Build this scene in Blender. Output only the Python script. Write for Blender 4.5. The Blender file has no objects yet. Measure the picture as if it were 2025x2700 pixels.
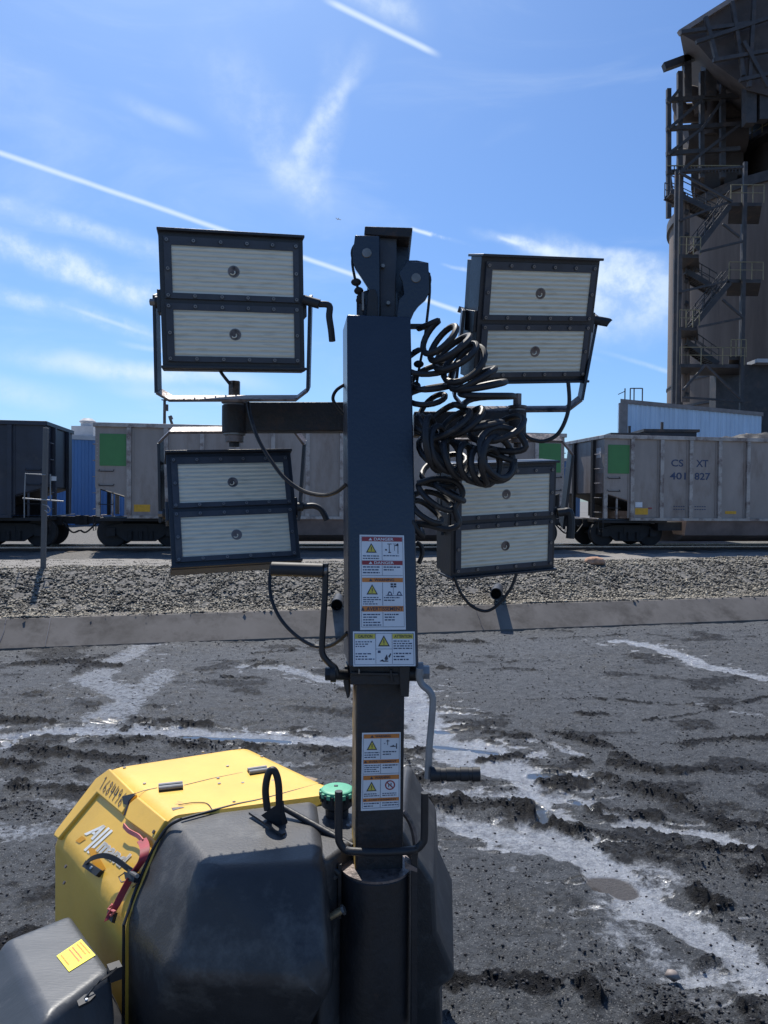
import bpy, bmesh, math, random
import numpy as np
from mathutils import Vector, Matrix

random.seed(7); RNG = np.random.default_rng(7)
scene = bpy.context.scene
COL = scene.collection
R = math.radians

# ------------------------------------------------------------------ camera, sun, sky, exposure
CAM_H = 1.70
PITCH, ROLL = R(-0.94), R(0.5)
F = 1950.0                       # focal length in photo pixels (26 mm on a 36 mm long side)
cam_d = bpy.data.cameras.new("camera")
cam_d.sensor_fit = 'VERTICAL'; cam_d.sensor_height = 36.0; cam_d.lens = 26.0
cam_d.clip_start = 0.05; cam_d.clip_end = 20000
cam = bpy.data.objects.new("camera", cam_d); COL.objects.link(cam)
CR = Matrix.Rotation(R(90) + PITCH, 3, 'X') @ Matrix.Rotation(ROLL, 3, 'Z')
cam.matrix_world = Matrix.Translation((0, 0, CAM_H)) @ CR.to_4x4()
scene.camera = cam
CPOS = Vector((0, 0, CAM_H))

def ray(px, py):
    return (CR @ Vector(((px - 1012.5) / F, -(py - 1350.0) / F, -1.0))).normalized()
def at(px, py, Y):
    d = ray(px, py); return CPOS + d * (Y / d.y)
def gnd(px, py, z=0.0):
    d = ray(px, py); return CPOS + d * ((z - CAM_H) / d.z)
def onpl(px, py, p0, n):
    d = ray(px, py); return CPOS + d * ((p0 - CPOS).dot(n) / d.dot(n))

SUN_EL, SUN_AZ = R(57), R(-19)     # azimuth from +Y, positive to the right
sd = Vector((math.sin(SUN_AZ) * math.cos(SUN_EL), math.cos(SUN_AZ) * math.cos(SUN_EL), math.sin(SUN_EL)))
sun_d = bpy.data.lights.new("sun", 'SUN'); sun_d.energy = 4.6; sun_d.angle = R(0.53); sun_d.color = (1.0, 0.95, 0.87)
sun = bpy.data.objects.new("sun", sun_d); COL.objects.link(sun)
sun.rotation_euler = sd.to_track_quat('Z', 'Y').to_euler()
sun.location = (0, 0, 60)

scene.view_settings.view_transform = 'Standard'
scene.view_settings.look = 'None'
scene.view_settings.gamma = 1
scene.view_settings.use_curve_mapping = False
scene.view_settings.exposure = 0.34

world = bpy.data.worlds.new("World"); scene.world = world; world.use_nodes = True
def build_world():
    nt = world.node_tree; N = nt.nodes; L = nt.links; N.clear()
    out = N.new('ShaderNodeOutputWorld'); bg = N.new('ShaderNodeBackground')
    L.new(bg.outputs[0], out.inputs[0]); bg.inputs[1].default_value = 0.090
    sky = N.new('ShaderNodeTexSky'); sky.sky_type = 'NISHITA'; sky.sun_disc = False
    sky.sun_elevation = SUN_EL; sky.sun_rotation = SUN_AZ
    sky.air_density = 1.0; sky.dust_density = 1.1; sky.ozone_density = 2.2; sky.altitude = 100
    tc = N.new('ShaderNodeTexCoord'); V = tc.outputs['Generated']
    def math_(op, a, b=None, c=None, clamp=False):
        n = N.new('ShaderNodeMath'); n.operation = op; n.use_clamp = clamp
        for i, v in enumerate((a, b, c)):
            if v is None: continue
            if isinstance(v, (int, float)): n.inputs[i].default_value = v
            else: L.new(v, n.inputs[i])
        return n.outputs[0]
    def dot(vec):
        n = N.new('ShaderNodeVectorMath'); n.operation = 'DOT_PRODUCT'; L.new(V, n.inputs[0]); n.inputs[1].default_value = vec
        return n.outputs['Value']
    def sstep(x, a, b):
        n = N.new('ShaderNodeMapRange'); n.interpolation_type = 'SMOOTHSTEP'
        L.new(x, n.inputs[0]); n.inputs[1].default_value = a; n.inputs[2].default_value = b
        return n.outputs[0]
    def noise(vec, scale, detail=4, rough=0.6, dist=0.0):
        n = N.new('ShaderNodeTexNoise'); L.new(vec, n.inputs['Vector']); n.inputs['Scale'].default_value = scale
        n.inputs['Detail'].default_value = detail; n.inputs['Roughness'].default_value = rough; n.inputs['Distortion'].default_value = dist
        return n.outputs['Fac']
    wob = noise(V, 7, 3); wob = math_('SUBTRACT', wob, 0.5)
    tex = noise(V, 26, 5, 0.65); tex2 = noise(V, 90, 5, 0.7)
    total = None
    # (px0,py0,px1,py1, half width px, opacity, wobble, texture amount)
    streaks = [
        (-300, 300, 1500, 920, 8, .70, .03, .28),
        (-260, 460, 620, 730, 20, .62, .35, .75), (-300, 530, 620, 860, 32, .72, .45, .78), (-100, 600, 480, 830, 22, .8, .3, .75),
        (-220, 720, 520, 905, 20, .6, .3, .8), (150, 800, 420, 890, 7, .35, .05, .4),
        (-60, 930, 760, 1020, 24, .75, .4, .6), (250, 1010, 760, 1080, 18, .40, .3, .6), (-200, 985, 240, 1075, 30, .35, .3, .6),
        (860, 0, 1150, 142, 9, .75, .02, .2), (860, -60, 1150, 60, 30, .5, .3, .7),
        (690, 500, 1000, 110, 20, .60, .9, .7), (660, 350, 900, 560, 30, .42, .8, .7), (845, 520, 890, 80, 34, .34, .9, .75), (760, 560, 860, 430, 34, .4, 1.0, .8), (740, 470, 860, 330, 26, .45, .9, .7),
        (480, 60, 850, 470, 70, .26, .6, .7), (280, 250, 560, 360, 16, .26, .15, .6),
        (1300, 630, 1600, 720, 14, .62, .35, .7), (1320, 650, 1800, 760, 44, .75, .8, .75), (1440, 730, 1840, 840, 54, 1.0, .9, .7), (1560, 700, 1800, 760, 34, .8, .9, .75), (1340, 820, 1760, 890, 40, .5, .6, .7), (1230, 610, 1560, 700, 12, .8, .5, .75), (1500, 650, 1800, 700, 16, .8, .6, .75),
        (1060, 585, 1250, 650, 6, .62, .25, .9), (1085, 600, 1140, 618, 6, .8, .1, .3), (1160, 690, 1260, 720, 6, .45, .3, .7), (1310, 625, 1380, 650, 6, .7, .1, .4),
        (1560, 920, 2100, 1080, 8, .30, .1, .5), (940, 880, 1500, 1180, 30, .18, .3, .5), (300, 900, 500, 930, 10, .3, .2, .5),
        (-300, 0, 300, 420, 60, .12, .5, .6),
    ]
    for (x0, y0, x1, y1, w, op, wb, tx) in streaks:
        d0, d1 = ray(x0, y0), ray(x1, y1)
        n = d0.cross(d1).normalized(); mid = (d0 + d1).normalized(); tan = n.cross(mid).normalized()
        half = math.acos(max(-1, min(1, d0.dot(d1)))) / 2
        dn = math_('ABSOLUTE', math_('ADD', dot(n), math_('MULTIPLY', wob, wb * 0.10)))
        wr = w / F * 1.15
        band = sstep(dn, wr * (1.0 if w < 12 else 1.45), wr * 0.0)
        al = math_('ABSOLUTE', dot(tan))
        ends = sstep(al, math.sin(half) * 1.15, math.sin(half) * (0.15 if tx > .3 else .75))
        front = math_('GREATER_THAN', dot(mid), 0.2)
        src = tex2 if w < 12 else tex
        lo = 0.62 * tx
        tx_ = sstep(src, lo - 0.12, lo + 0.28)
        tx_ = math_('ADD', math_('MULTIPLY', tx_, tx), 1 - tx)
        m = math_('MULTIPLY', math_('MULTIPLY', band, ends), math_('MULTIPLY', front, math_('MULTIPLY', tx_, op)))
        total = m if total is None else math_('ADD', total, math_('MULTIPLY', m, math_('SUBTRACT', 1.0, total)))
    # thin cirrus veil everywhere, thicker low down
    mp = N.new('ShaderNodeMapping'); L.new(V, mp.inputs[0]); mp.inputs['Scale'].default_value = (1.2, 1.2, 5.0); mp.inputs['Rotation'].default_value = (0.25, 0.3, 0)
    veil = sstep(noise(mp.outputs[0], 2.3, 6, 0.6, 0.6), 0.48, 0.80)
    veil = math_('MULTIPLY', veil, 0.20)
    total = math_('ADD', total, math_('MULTIPLY', veil, math_('SUBTRACT', 1.0, total)), clamp=True)
    cl = N.new('ShaderNodeMix'); cl.data_type = 'RGBA'; L.new(total, cl.inputs['Factor'])
    hs = N.new('ShaderNodeMix'); hs.data_type = 'RGBA'; hs.blend_type = 'MULTIPLY'; hs.inputs['Factor'].default_value = 1
    L.new(sky.outputs[0], hs.inputs['A']); hs.inputs['B'].default_value = (0.66, 0.93, 1.27, 1)
    L.new(hs.outputs['Result'], cl.inputs['A']); cl.inputs['B'].default_value = (7.2, 8.4, 9.6, 1)
    L.new(cl.outputs['Result'], bg.inputs[0])
build_world()

# ------------------------------------------------------------------ materials
def mat(name, col, rough=0.6, metal=0.0, var=0.15, vscale=6.0, col2=None, bump=0.0, bscale=40.0, spec=0.5, coat=0.0,
        dirt=None, dscale=3.0, dlo=0.55, dhi=0.7, aniso=None, emit=None, stretch=None):
    m = bpy.data.materials.new(name); m.use_nodes = True
    nt = m.node_tree; N = nt.nodes; L = nt.links; b = N['Principled BSDF']
    b.inputs['Roughness'].default_value = rough; b.inputs['Metallic'].default_value = metal
    b.inputs['Specular IOR Level'].default_value = spec; b.inputs['Coat Weight'].default_value = coat
    tc = N.new('ShaderNodeTexCoord'); vec = tc.outputs['Object']
    if stretch:
        mp = N.new('ShaderNodeMapping'); mp.inputs['Scale'].default_value = stretch; L.new(vec, mp.inputs[0]); vec = mp.outputs[0]
    n = N.new('ShaderNodeTexNoise'); n.inputs['Scale'].default_value = vscale; n.inputs['Detail'].default_value = 6; n.inputs['Roughness'].default_value = 0.65
    L.new(vec, n.inputs['Vector'])
    r = N.new('ShaderNodeValToRGB'); L.new(n.outputs['Fac'], r.inputs[0])
    c2 = col2 or tuple(c * (1 - var) for c in col); c1 = tuple(min(1, c * (1 + var)) for c in col) if not col2 else col
    r.color_ramp.elements[0].position = 0.35; r.color_ramp.elements[0].color = (*c2, 1)
    r.color_ramp.elements[1].position = 0.65; r.color_ramp.elements[1].color = (*c1, 1)
    outc = r.outputs[0]
    if dirt:
        n2 = N.new('ShaderNodeTexNoise'); n2.inputs['Scale'].default_value = dscale; n2.inputs['Detail'].default_value = 8; n2.inputs['Roughness'].default_value = 0.7
        L.new(vec, n2.inputs['Vector'])
        mr = N.new('ShaderNodeMapRange'); L.new(n2.outputs['Fac'], mr.inputs[0]); mr.inputs[1].default_value = dlo; mr.inputs[2].default_value = dhi
        mx = N.new('ShaderNodeMix'); mx.data_type = 'RGBA'; L.new(mr.outputs[0], mx.inputs['Factor'])
        L.new(outc, mx.inputs['A']); mx.inputs['B'].default_value = (*dirt, 1); outc = mx.outputs['Result']
    L.new(outc, b.inputs['Base Color'])
    rr = N.new('ShaderNodeMapRange'); L.new(n.outputs['Fac'], rr.inputs[0]); rr.inputs[3].default_value = max(0.02, rough - 0.1); rr.inputs[4].default_value = min(1, rough + 0.1)
    L.new(rr.outputs[0], b.inputs['Roughness'])
    if bump:
        n3 = N.new('ShaderNodeTexNoise'); n3.inputs['Scale'].default_value = bscale; n3.inputs['Detail'].default_value = 5; L.new(vec, n3.inputs['Vector'])
        bp = N.new('ShaderNodeBump'); bp.inputs['Strength'].default_value = bump; bp.inputs['Distance'].default_value = 0.01
        L.new(n3.outputs['Fac'], bp.inputs['Height']); L.new(bp.outputs[0], b.inputs['Normal'])
    return m

M = {}
M['navy'] = mat('navy_black_paint', (0.020, 0.030, 0.050), 0.30, 0, 0.12, 5, dirt=(0.05, 0.05, 0.055), dscale=6, dlo=0.60, dhi=0.8, bump=.08, bscale=120)
M['black'] = mat('black_painted_steel', (0.014, 0.015, 0.018), 0.5, 0, 0.3, 9, dirt=(0.05, 0.03, 0.022), dscale=14, dlo=0.62, dhi=0.75, bump=.15, bscale=60)
M['rusty'] = mat('rusty_black_steel', (0.018, 0.018, 0.02), 0.6, 0, 0.3, 12, dirt=(0.055, 0.034, 0.027), dscale=16, dlo=0.52, dhi=0.70, bump=.3, bscale=90)
M['rust_yellow'] = mat('worn_yellow_edge', (0.20, 0.15, 0.10), 0.7, 0, 0.4, 14, dirt=(0.55, 0.33, 0.06), dscale=7, dlo=0.52, dhi=0.62, bump=.2)
M['bracket'] = mat('worn_bracket_steel', (0.17, 0.14, 0.13), 0.45, 0.4, 0.3, 20, dirt=(0.025, 0.022, 0.025), dscale=18, dlo=0.48, dhi=0.62, bump=.2, bscale=90)
M['house'] = mat('lamp_housing_black', (0.020, 0.024, 0.032), 0.42, 0, 0.2, 12, bump=.1, bscale=200, dirt=(0.06, 0.06, 0.065), dscale=20, dlo=.62, dhi=.8)
M['bezel'] = mat('lamp_bezel_grey', (0.040, 0.047, 0.062), 0.5, 0, 0.2, 12, dirt=(0.09, 0.09, 0.09), dscale=15, dlo=.55, dhi=.8)
M['bolt'] = mat('zinc_bolt', (0.22, 0.21, 0.20), 0.45, 0.7, 0.2, 30)
M['brass'] = mat('dull_brass_pin', (0.45, 0.36, 0.22), 0.4, 0.6, 0.2, 30)
M['cable'] = mat('black_rubber_cable', (0.012, 0.012, 0.014), 0.52, 0, 0.2, 30, dirt=(0.06, 0.055, 0.05), dscale=40, dlo=.55, dhi=.75)
M['grip'] = mat('black_rubber_grip', (0.014, 0.016, 0.02), 0.55, 0, 0.2, 30)
M['yellow'] = mat('yellow_hood_paint', (0.82, 0.49, 0.07), 0.42, 0, 0.06, 4, dirt=(0.40, 0.20, 0.05), dscale=11, dlo=0.66, dhi=0.76, bump=.06, bscale=60, coat=.15)
M['cowl'] = mat('dusty_black_plastic', (0.038, 0.038, 0.040), 0.5, 0, 0.25, 4, dirt=(0.13, 0.128, 0.122), dscale=9, dlo=0.50, dhi=0.82, bump=.10, bscale=160)
M['fender'] = mat('dusty_grey_fender', (0.060, 0.066, 0.075), 0.42, 0, 0.15, 3, dirt=(0.16, 0.16, 0.165), dscale=4, dlo=0.60, dhi=0.85, bump=.05, stretch=(1, 5, 1))
M['green'] = mat('green_fuel_cap', (0.10, 0.40, 0.24), 0.5, 0, 0.12, 20)
M['red'] = mat('red_strap_webbing', (0.30, 0.025, 0.04), 0.6, 0, 0.3, 30, dirt=(0.5, 0.32, 0.32), dscale=14, dlo=.6, dhi=.7)
M['pink'] = mat('faded_red_webbing', (0.55, 0.16, 0.16), 0.7, 0, 0.2, 20)
M['white'] = mat('label_white', (0.66, 0.70, 0.74), 0.45, 0, 0.06, 8)
M['ink'] = mat('label_ink', (0.03, 0.035, 0.06), 0.5, 0, 0.1)
M['lred'] = mat('label_red', (0.28, 0.035, 0.045), 0.5, 0, 0.1, 20)
M['lorange'] = mat('label_orange', (0.58, 0.20, 0.04), 0.5, 0, 0.12, 20)
M['lyellow'] = mat('label_yellow', (0.60, 0.52, 0.08), 0.5, 0, 0.1)
M['tagyellow'] = mat('bright_yellow_label', (0.85, 0.76, 0.04), 0.5, 0, 0.05)
M['decal'] = mat('white_logo_decal', (0.78, 0.78, 0.74), 0.5, 0, 0.1, 30)
M['decaly'] = mat('deep_yellow_decal', (0.62, 0.28, 0.01), 0.5, 0, 0.05)
M['alu'] = mat('dull_aluminium_sheet', (0.29, 0.255, 0.235), 0.5, 0.25, 0.12, 1.3, dirt=(0.17, 0.125, 0.10), dscale=1.2, dlo=0.5, dhi=0.75, stretch=(1, 1, .35))
M['alupost'] = mat('aluminium_post', (0.36, 0.33, 0.31), 0.45, 0.3, 0.2, 3, dirt=(0.15, 0.11, 0.10), dscale=2.5, dlo=0.48, dhi=0.65)
M['alubrown'] = mat('stained_end_sheet', (0.25, 0.195, 0.17), 0.55, 0.2, 0.2, 2)
M['wagdark'] = mat('dark_wagon_paint', (0.020, 0.026, 0.042), 0.5, 0, 0.3, 1.5, dirt=(0.045, 0.045, 0.05), dscale=2)
M['bogie'] = mat('black_bogie_iron', (0.016, 0.016, 0.018), 0.7, 0, 0.4, 6, dirt=(0.05, 0.038, 0.03), dscale=5, dlo=.6, dhi=.75)
M['tub'] = mat('belly_sheet', (0.19, 0.145, 0.13), 0.55, 0.1, 0.25, 1.5)
M['patch'] = mat('green_panel_paint', (0.052, 0.20, 0.062), 0.5, 0, 0.08, 2)
M['navyink'] = mat('blue_stencil_ink', (0.03, 0.05, 0.11), 0.5, 0, 0.3, 8)
M['ochre'] = mat('ochre_reflector', (0.62, 0.33, 0.02), 0.5, 0, 0.15, 8)
M['rail'] = mat('polished_rail', (0.42, 0.40, 0.38), 0.25, 0.9, 0.1, 5)
M['railrust'] = mat('rusty_rail_web', (0.06, 0.04, 0.03), 0.8, 0, 0.3, 5)
M['sleeper'] = mat('timber_sleeper', (0.08, 0.065, 0.05), 0.9, 0, 0.3, 8, bump=.3)
M['blue'] = mat('blue_cladding', (0.095, 0.215, 0.44), 0.5, 0, 0.15, 0.5, dirt=(0.12, 0.2, 0.33), dscale=1, dlo=.5, dhi=.8, stretch=(3, 3, .3))
M['paleblue'] = mat('pale_blue_cladding', (0.58, 0.72, 0.86), 0.5, 0, 0.1, 0.6, dirt=(0.45, 0.55, 0.66), dscale=.9, dlo=.5, dhi=.8, stretch=(3, 3, .3))
M['lightgrey'] = mat('light_grey_trim', (0.5, 0.5, 0.5), 0.6, 0, 0.1, 2)
M['browntrim'] = mat('brown_grey_trim', (0.26, 0.22, 0.20), 0.6, 0, 0.2, 2)
M['silo'] = mat('rust_stained_silo', (0.155, 0.120, 0.098), 0.75, 0, 0.25, 0.35, dirt=(0.10, 0.075, 0.062), dscale=.4, dlo=.45, dhi=.7, stretch=(2, 2, .25), bump=.1, bscale=4)
M['darksteel'] = mat('dark_structural_steel', (0.050, 0.047, 0.048), 0.6, 0, 0.3, 2, dirt=(0.12, 0.085, 0.065), dscale=1.2)
M['hood'] = mat('grimy_brown_plate', (0.085, 0.070, 0.064), 0.8, 0, 0.3, 0.4, dirt=(0.14, 0.11, 0.09), dscale=.3, bump=.1, bscale=3)
M['railyel'] = mat('yellow_handrail', (0.24, 0.20, 0.11), 0.6, 0, 0.2)
M['coal'] = mat('coal_lumps', (0.020, 0.020, 0.023), 0.55, 0, 0.5, 14, bump=.5, bscale=60)
M['polewood'] = mat('weathered_grey_post', (0.12, 0.115, 0.11), 0.7, 0, 0.25, 6, stretch=(1, 1, .1))
M['galv'] = mat('galvanised_pipe', (0.26, 0.27, 0.28), 0.5, 0.4, 0.2, 10)
M['sand'] = mat('orange_sandstone', (0.42, 0.24, 0.15), 0.85, 0, 0.3, 8, bump=.5, bscale=12)
M['rubber'] = mat('tyre_rubber', (0.018, 0.018, 0.02), 0.8, 0, 0.2, 20, bump=.2)
M['planewhite'] = mat('aircraft_white', (0.8, 0.8, 0.8), 0.4)

def wall_material():
    m = mat('stained_concrete', (0.155, 0.140, 0.126), 0.9, 0, 0.16, 2.2, dirt=(0.080, 0.070, 0.062), dscale=2.6, dlo=0.46, dhi=0.66, bump=.05, bscale=35)
    return m
M['concrete'] = wall_material()

def lens_material():
    m = bpy.data.materials.new('frosted_ribbed_lens'); m.use_nodes = True
    N = m.node_tree.nodes; L = m.node_tree.links; b = N['Principled BSDF']
    tc = N.new('ShaderNodeTexCoord')
    w = N.new('ShaderNodeTexWave'); w.bands_direction = 'Z'; w.inputs['Scale'].default_value = 26; w.inputs['Distortion'].default_value = 0.3; w.inputs['Detail'].default_value = 2
    L.new(tc.outputs['Object'], w.inputs['Vector'])
    bp = N.new('ShaderNodeBump'); bp.inputs['Strength'].default_value = 0.55; bp.inputs['Distance'].default_value = 0.004
    L.new(w.outputs['Fac'], bp.inputs['Height']); L.new(bp.outputs[0], b.inputs['Normal'])
    mp = N.new('ShaderNodeMapping'); mp.inputs['Scale'].default_value = (6, 6, 60); L.new(tc.outputs['Object'], mp.inputs[0])
    n = N.new('ShaderNodeTexNoise'); n.inputs['Scale'].default_value = 3; n.inputs['Detail'].default_value = 7; L.new(mp.outputs[0], n.inputs['Vector'])
    r = N.new('ShaderNodeValToRGB'); L.new(n.outputs['Fac'], r.inputs[0])
    r.color_ramp.elements[0].position = 0.30; r.color_ramp.elements[0].color = (0.58, 0.55, 0.44, 1)
    r.color_ramp.elements[1].position = 0.5; r.color_ramp.elements[1].color = (0.74, 0.71, 0.58, 1)
    w2 = N.new('ShaderNodeMapRange'); L.new(w.outputs['Fac'], w2.inputs[0]); w2.inputs[1].default_value = 0.0; w2.inputs[2].default_value = .35; w2.inputs[3].default_value = .80; w2.inputs[4].default_value = 1
    mx = N.new('ShaderNodeMix'); mx.data_type = 'RGBA'; mx.blend_type = 'MULTIPLY'; mx.inputs['Factor'].default_value = 1
    L.new(r.outputs[0], mx.inputs['A']); L.new(w2.outputs[0], mx.inputs['B']); L.new(mx.outputs['Result'], b.inputs['Base Color'])
    b.inputs['Roughness'].default_value = 0.32; b.inputs['Specular IOR Level'].default_value = 0.7
    return m
M['lens'] = lens_material()

# ------------------------------------------------------------------ mesh helpers
class MB:
    def __init__(s): s.v = []; s.f = []; s.m = []; s.mats = []
    def mi(s, m):
        if m not in s.mats: s.mats.append(m)
        return s.mats.index(m)
    def add(s, vs, fs, m):
        o = len(s.v); i = s.mi(m)
        s.v += [tuple(v) for v in vs]; s.f += [tuple(o + a for a in f) for f in fs]; s.m += [i] * len(fs)
        return s
    def box(s, c, d, m, rot=None, X=None):
        c = Vector(c); hx, hy, hz = d[0] / 2, d[1] / 2, d[2] / 2
        vs = [Vector((x, y, z)) for z in (-hz, hz) for y in (-hy, hy) for x in (-hx, hx)]
        if rot is not None: vs = [rot @ v for v in vs]
        vs = [v + c for v in vs]
        if X is not None: vs = [X @ v for v in vs]
        return s.add(vs, [(0, 2, 3, 1), (4, 5, 7, 6), (0, 1, 5, 4), (2, 6, 7, 3), (0, 4, 6, 2), (1, 3, 7, 5)], m)
    def hexa(s, lo, hi, m):      # two quads, same winding: near quad, far quad
        return s.add(list(lo) + list(hi), [(0, 1, 2, 3), (7, 6, 5, 4), (0, 4, 5, 1), (1, 5, 6, 2), (2, 6, 7, 3), (3, 7, 4, 0)], m)
    def prism(s, poly, off, m):  # polygon extruded by a vector
        n = len(poly); off = Vector(off); p = [Vector(a) for a in poly]
        return s.add(p + [a + off for a in p], [tuple(range(n)), tuple(range(2 * n - 1, n - 1, -1))] + [(i, n + i, n + (i + 1) % n, (i + 1) % n) for i in range(n)], m)
    def bar(s, a, b, w, m, h=None, up=(0, 0, 1)):
        a, b = Vector(a), Vector(b); d = (b - a); ln = d.length; d.normalize(); up = Vector(up)
        if abs(d.dot(up)) > 0.98: up = Vector((0, 1, 0))
        x = d.cross(up).normalized(); y = x.cross(d).normalized(); h = h or w
        q = [x * w / 2 + y * h / 2, -x * w / 2 + y * h / 2, -x * w / 2 - y * h / 2, x * w / 2 - y * h / 2]
        return s.hexa([a + k for k in q], [b + k for k in q], m)
    def tube(s, pts, r, m, n=10, caps=True, closed=False):
        pts = [Vector(p) for p in pts]; k = len(pts); rs = r if isinstance(r, (list, tuple)) else [r] * k
        T = []
        for i in range(k):
            a = pts[max(0, i - 1)]; b = pts[min(k - 1, i + 1)]; t = (b - a)
            T.append(t.normalized() if t.length > 1e-9 else Vector((0, 0, 1)))
        ref = Vector((0, 0, 1)) if abs(T[0].z) < 0.9 else Vector((1, 0, 0))
        x = T[0].cross(ref).normalized(); vs = []
        for i in range(k):
            if i: 
                x = x - T[i] * x.dot(T[i]); x.normalize()
            y = T[i].cross(x)
            for j in range(n):
                a = 2 * math.pi * j / n; vs.append(pts[i] + (x * math.cos(a) + y * math.sin(a)) * rs[i])
        fs = [(i * n + j, i * n + (j + 1) % n, (i + 1) * n + (j + 1) % n, (i + 1) * n + j) for i in range(k - 1) for j in range(n)]
        if caps: fs += [tuple(range(n - 1, -1, -1)), tuple((k - 1) * n + j for j in range(n))]
        return s.add(vs, fs, m)
    def cyl(s, a, b, r, m, n=20, r2=None): return s.tube([a, b], [r, r if r2 is None else r2], m, n)
    def strap(s, pts, wdir, w, t, m):   # flat bar swept along points, wdir = width direction
        pts = [Vector(p) for p in pts]; k = len(pts); wd = Vector(wdir).normalized() * w / 2; vs = []
        for i in range(k):
            d = (pts[min(k - 1, i + 1)] - pts[max(0, i - 1)]).normalized(); nn = d.cross(wd).normalized() * t / 2
            if 0 < i < k - 1:
                d1 = (pts[i] - pts[i - 1]).normalized(); d2 = (pts[i + 1] - pts[i]).normalized()
                c = max(0.5, math.sqrt(max(0.01, (1 + d1.dot(d2)) / 2))); nn = nn / c
            vs += [pts[i] + wd + nn, pts[i] - wd + nn, pts[i] - wd - nn, pts[i] + wd - nn]
        fs = [(4 * i + j, 4 * i + (j + 1) % 4, 4 * i + 4 + (j + 1) % 4, 4 * i + 4 + j) for i in range(k - 1) for j in range(4)]
        fs += [(3, 2, 1, 0), tuple(4 * (k - 1) + j for j in range(4))]
        return s.add(vs, fs, m)
    def ball(s, c, r, m, n=8, sc=(1, 1, 1)):
        c = Vector(c); vs = [c + Vector((0, 0, r * sc[2]))]; 
        for i in range(1, n):
            p = math.pi * i / n
            for j in range(2 * n):
                a = math.pi * j / n; vs.append(c + Vector((r * sc[0] * math.sin(p) * math.cos(a), r * sc[1] * math.sin(p) * math.sin(a), r * sc[2] * math.cos(p))))
        vs.append(c - Vector((0, 0, r * sc[2]))); q = 2 * n; fs = [(0, 1 + j, 1 + (j + 1) % q) for j in range(q)]
        for i in range(n - 2):
            fs += [(1 + i * q + j, 1 + (i + 1) * q + j, 1 + (i + 1) * q + (j + 1) % q, 1 + i * q + (j + 1) % q) for j in range(q)]
        l = len(vs) - 1; fs += [(l, l - q + (j + 1) % q, l - q + j) for j in range(q)]
        return s.add(vs, fs, m)
    def build(s, name, parent=None, bevel=0, seg=2, smooth=35, origin=None):
        me = bpy.data.meshes.new(name)
        o3 = Vector(origin) if origin is not None else Vector((0, 0, 0))
        me.from_pydata([tuple(Vector(v) - o3) for v in s.v], [], s.f)
        for m in s.mats: me.materials.append(m)
        me.polygons.foreach_set('material_index', s.m); me.update()
        bm = bmesh.new(); bm.from_mesh(me); bmesh.ops.recalc_face_normals(bm, faces=bm.faces); bm.to_mesh(me); bm.free()
        if smooth:
            me.polygons.foreach_set('use_smooth', [True] * len(me.polygons)); me.set_sharp_from_angle(angle=R(smooth))
        o = bpy.data.objects.new(name, me); COL.objects.link(o); o.location = o3
        if bevel:
            bv = o.modifiers.new('bevel', 'BEVEL'); bv.width = bevel; bv.segments = seg; bv.limit_method = 'ANGLE'; bv.angle_limit = R(30)
            bv.harden_normals = False
        if parent is not None:
            o.parent = parent; o.matrix_parent_inverse = Matrix.Identity(4)
            if origin is not None: o.location = o3
        return o

def tag(o, label=None, cat=None, group=None, kind=None):
    if label: o['label'] = label
    if cat: o['category'] = cat
    if group: o['group'] = group
    if kind: o['kind'] = kind
    return o
def empty(name, loc, rz=0.0):
    o = bpy.data.objects.new(name, None); COL.objects.link(o); o.location = loc; o.rotation_euler = (0, 0, rz); o.empty_display_size = 0.1
    return o
def adopt(o, root):              # geometry written in world coordinates goes under an unrotated root
    o.parent = root
    o.location = Vector(o.location) - Vector(root.location)
    return o
def copy_tree(o, parent=None):
    c = o.copy(); COL.objects.link(c); c.parent = parent
    for ch in list(o.children): copy_tree(ch, c)
    return c
def spline(pts, n=8):
    P = [Vector(p) for p in pts]; out = []
    for i in range(len(P) - 1):
        p0 = P[max(0, i - 1)]; p1 = P[i]; p2 = P[i + 1]; p3 = P[min(len(P) - 1, i + 2)]
        for k in range(n):
            t = k / n
            out.append(0.5 * ((2 * p1) + (p2 - p0) * t + (2 * p0 - 5 * p1 + 4 * p2 - p3) * t * t + (3 * p1 - p0 - 3 * p2 + p3) * t ** 3))
    out.append(P[-1]); return out

_tc = {}
def text2d(s, shear=0.0):
    key = (s, shear)
    if key in _tc: return _tc[key]
    cu = bpy.data.curves.new('t', 'FONT'); cu.body = s; cu.size = 1; cu.resolution_u = 3; cu.shear = shear; cu.offset = .018
    o = bpy.data.objects.new('t', cu); COL.objects.link(o)
    dg = bpy.context.evaluated_depsgraph_get(); me = o.evaluated_get(dg).to_mesh()
    v = [tuple(x.co[:2]) for x in me.vertices]; f = [tuple(p.vertices) for p in me.polygons]
    o.evaluated_get(dg).to_mesh_clear(); bpy.data.objects.remove(o); bpy.data.curves.remove(cu)
    xs = [a[0] for a in v]; ys = [a[1] for a in v]
    _tc[key] = (v, f, min(xs), max(xs), min(ys), max(ys)); return _tc[key]

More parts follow.
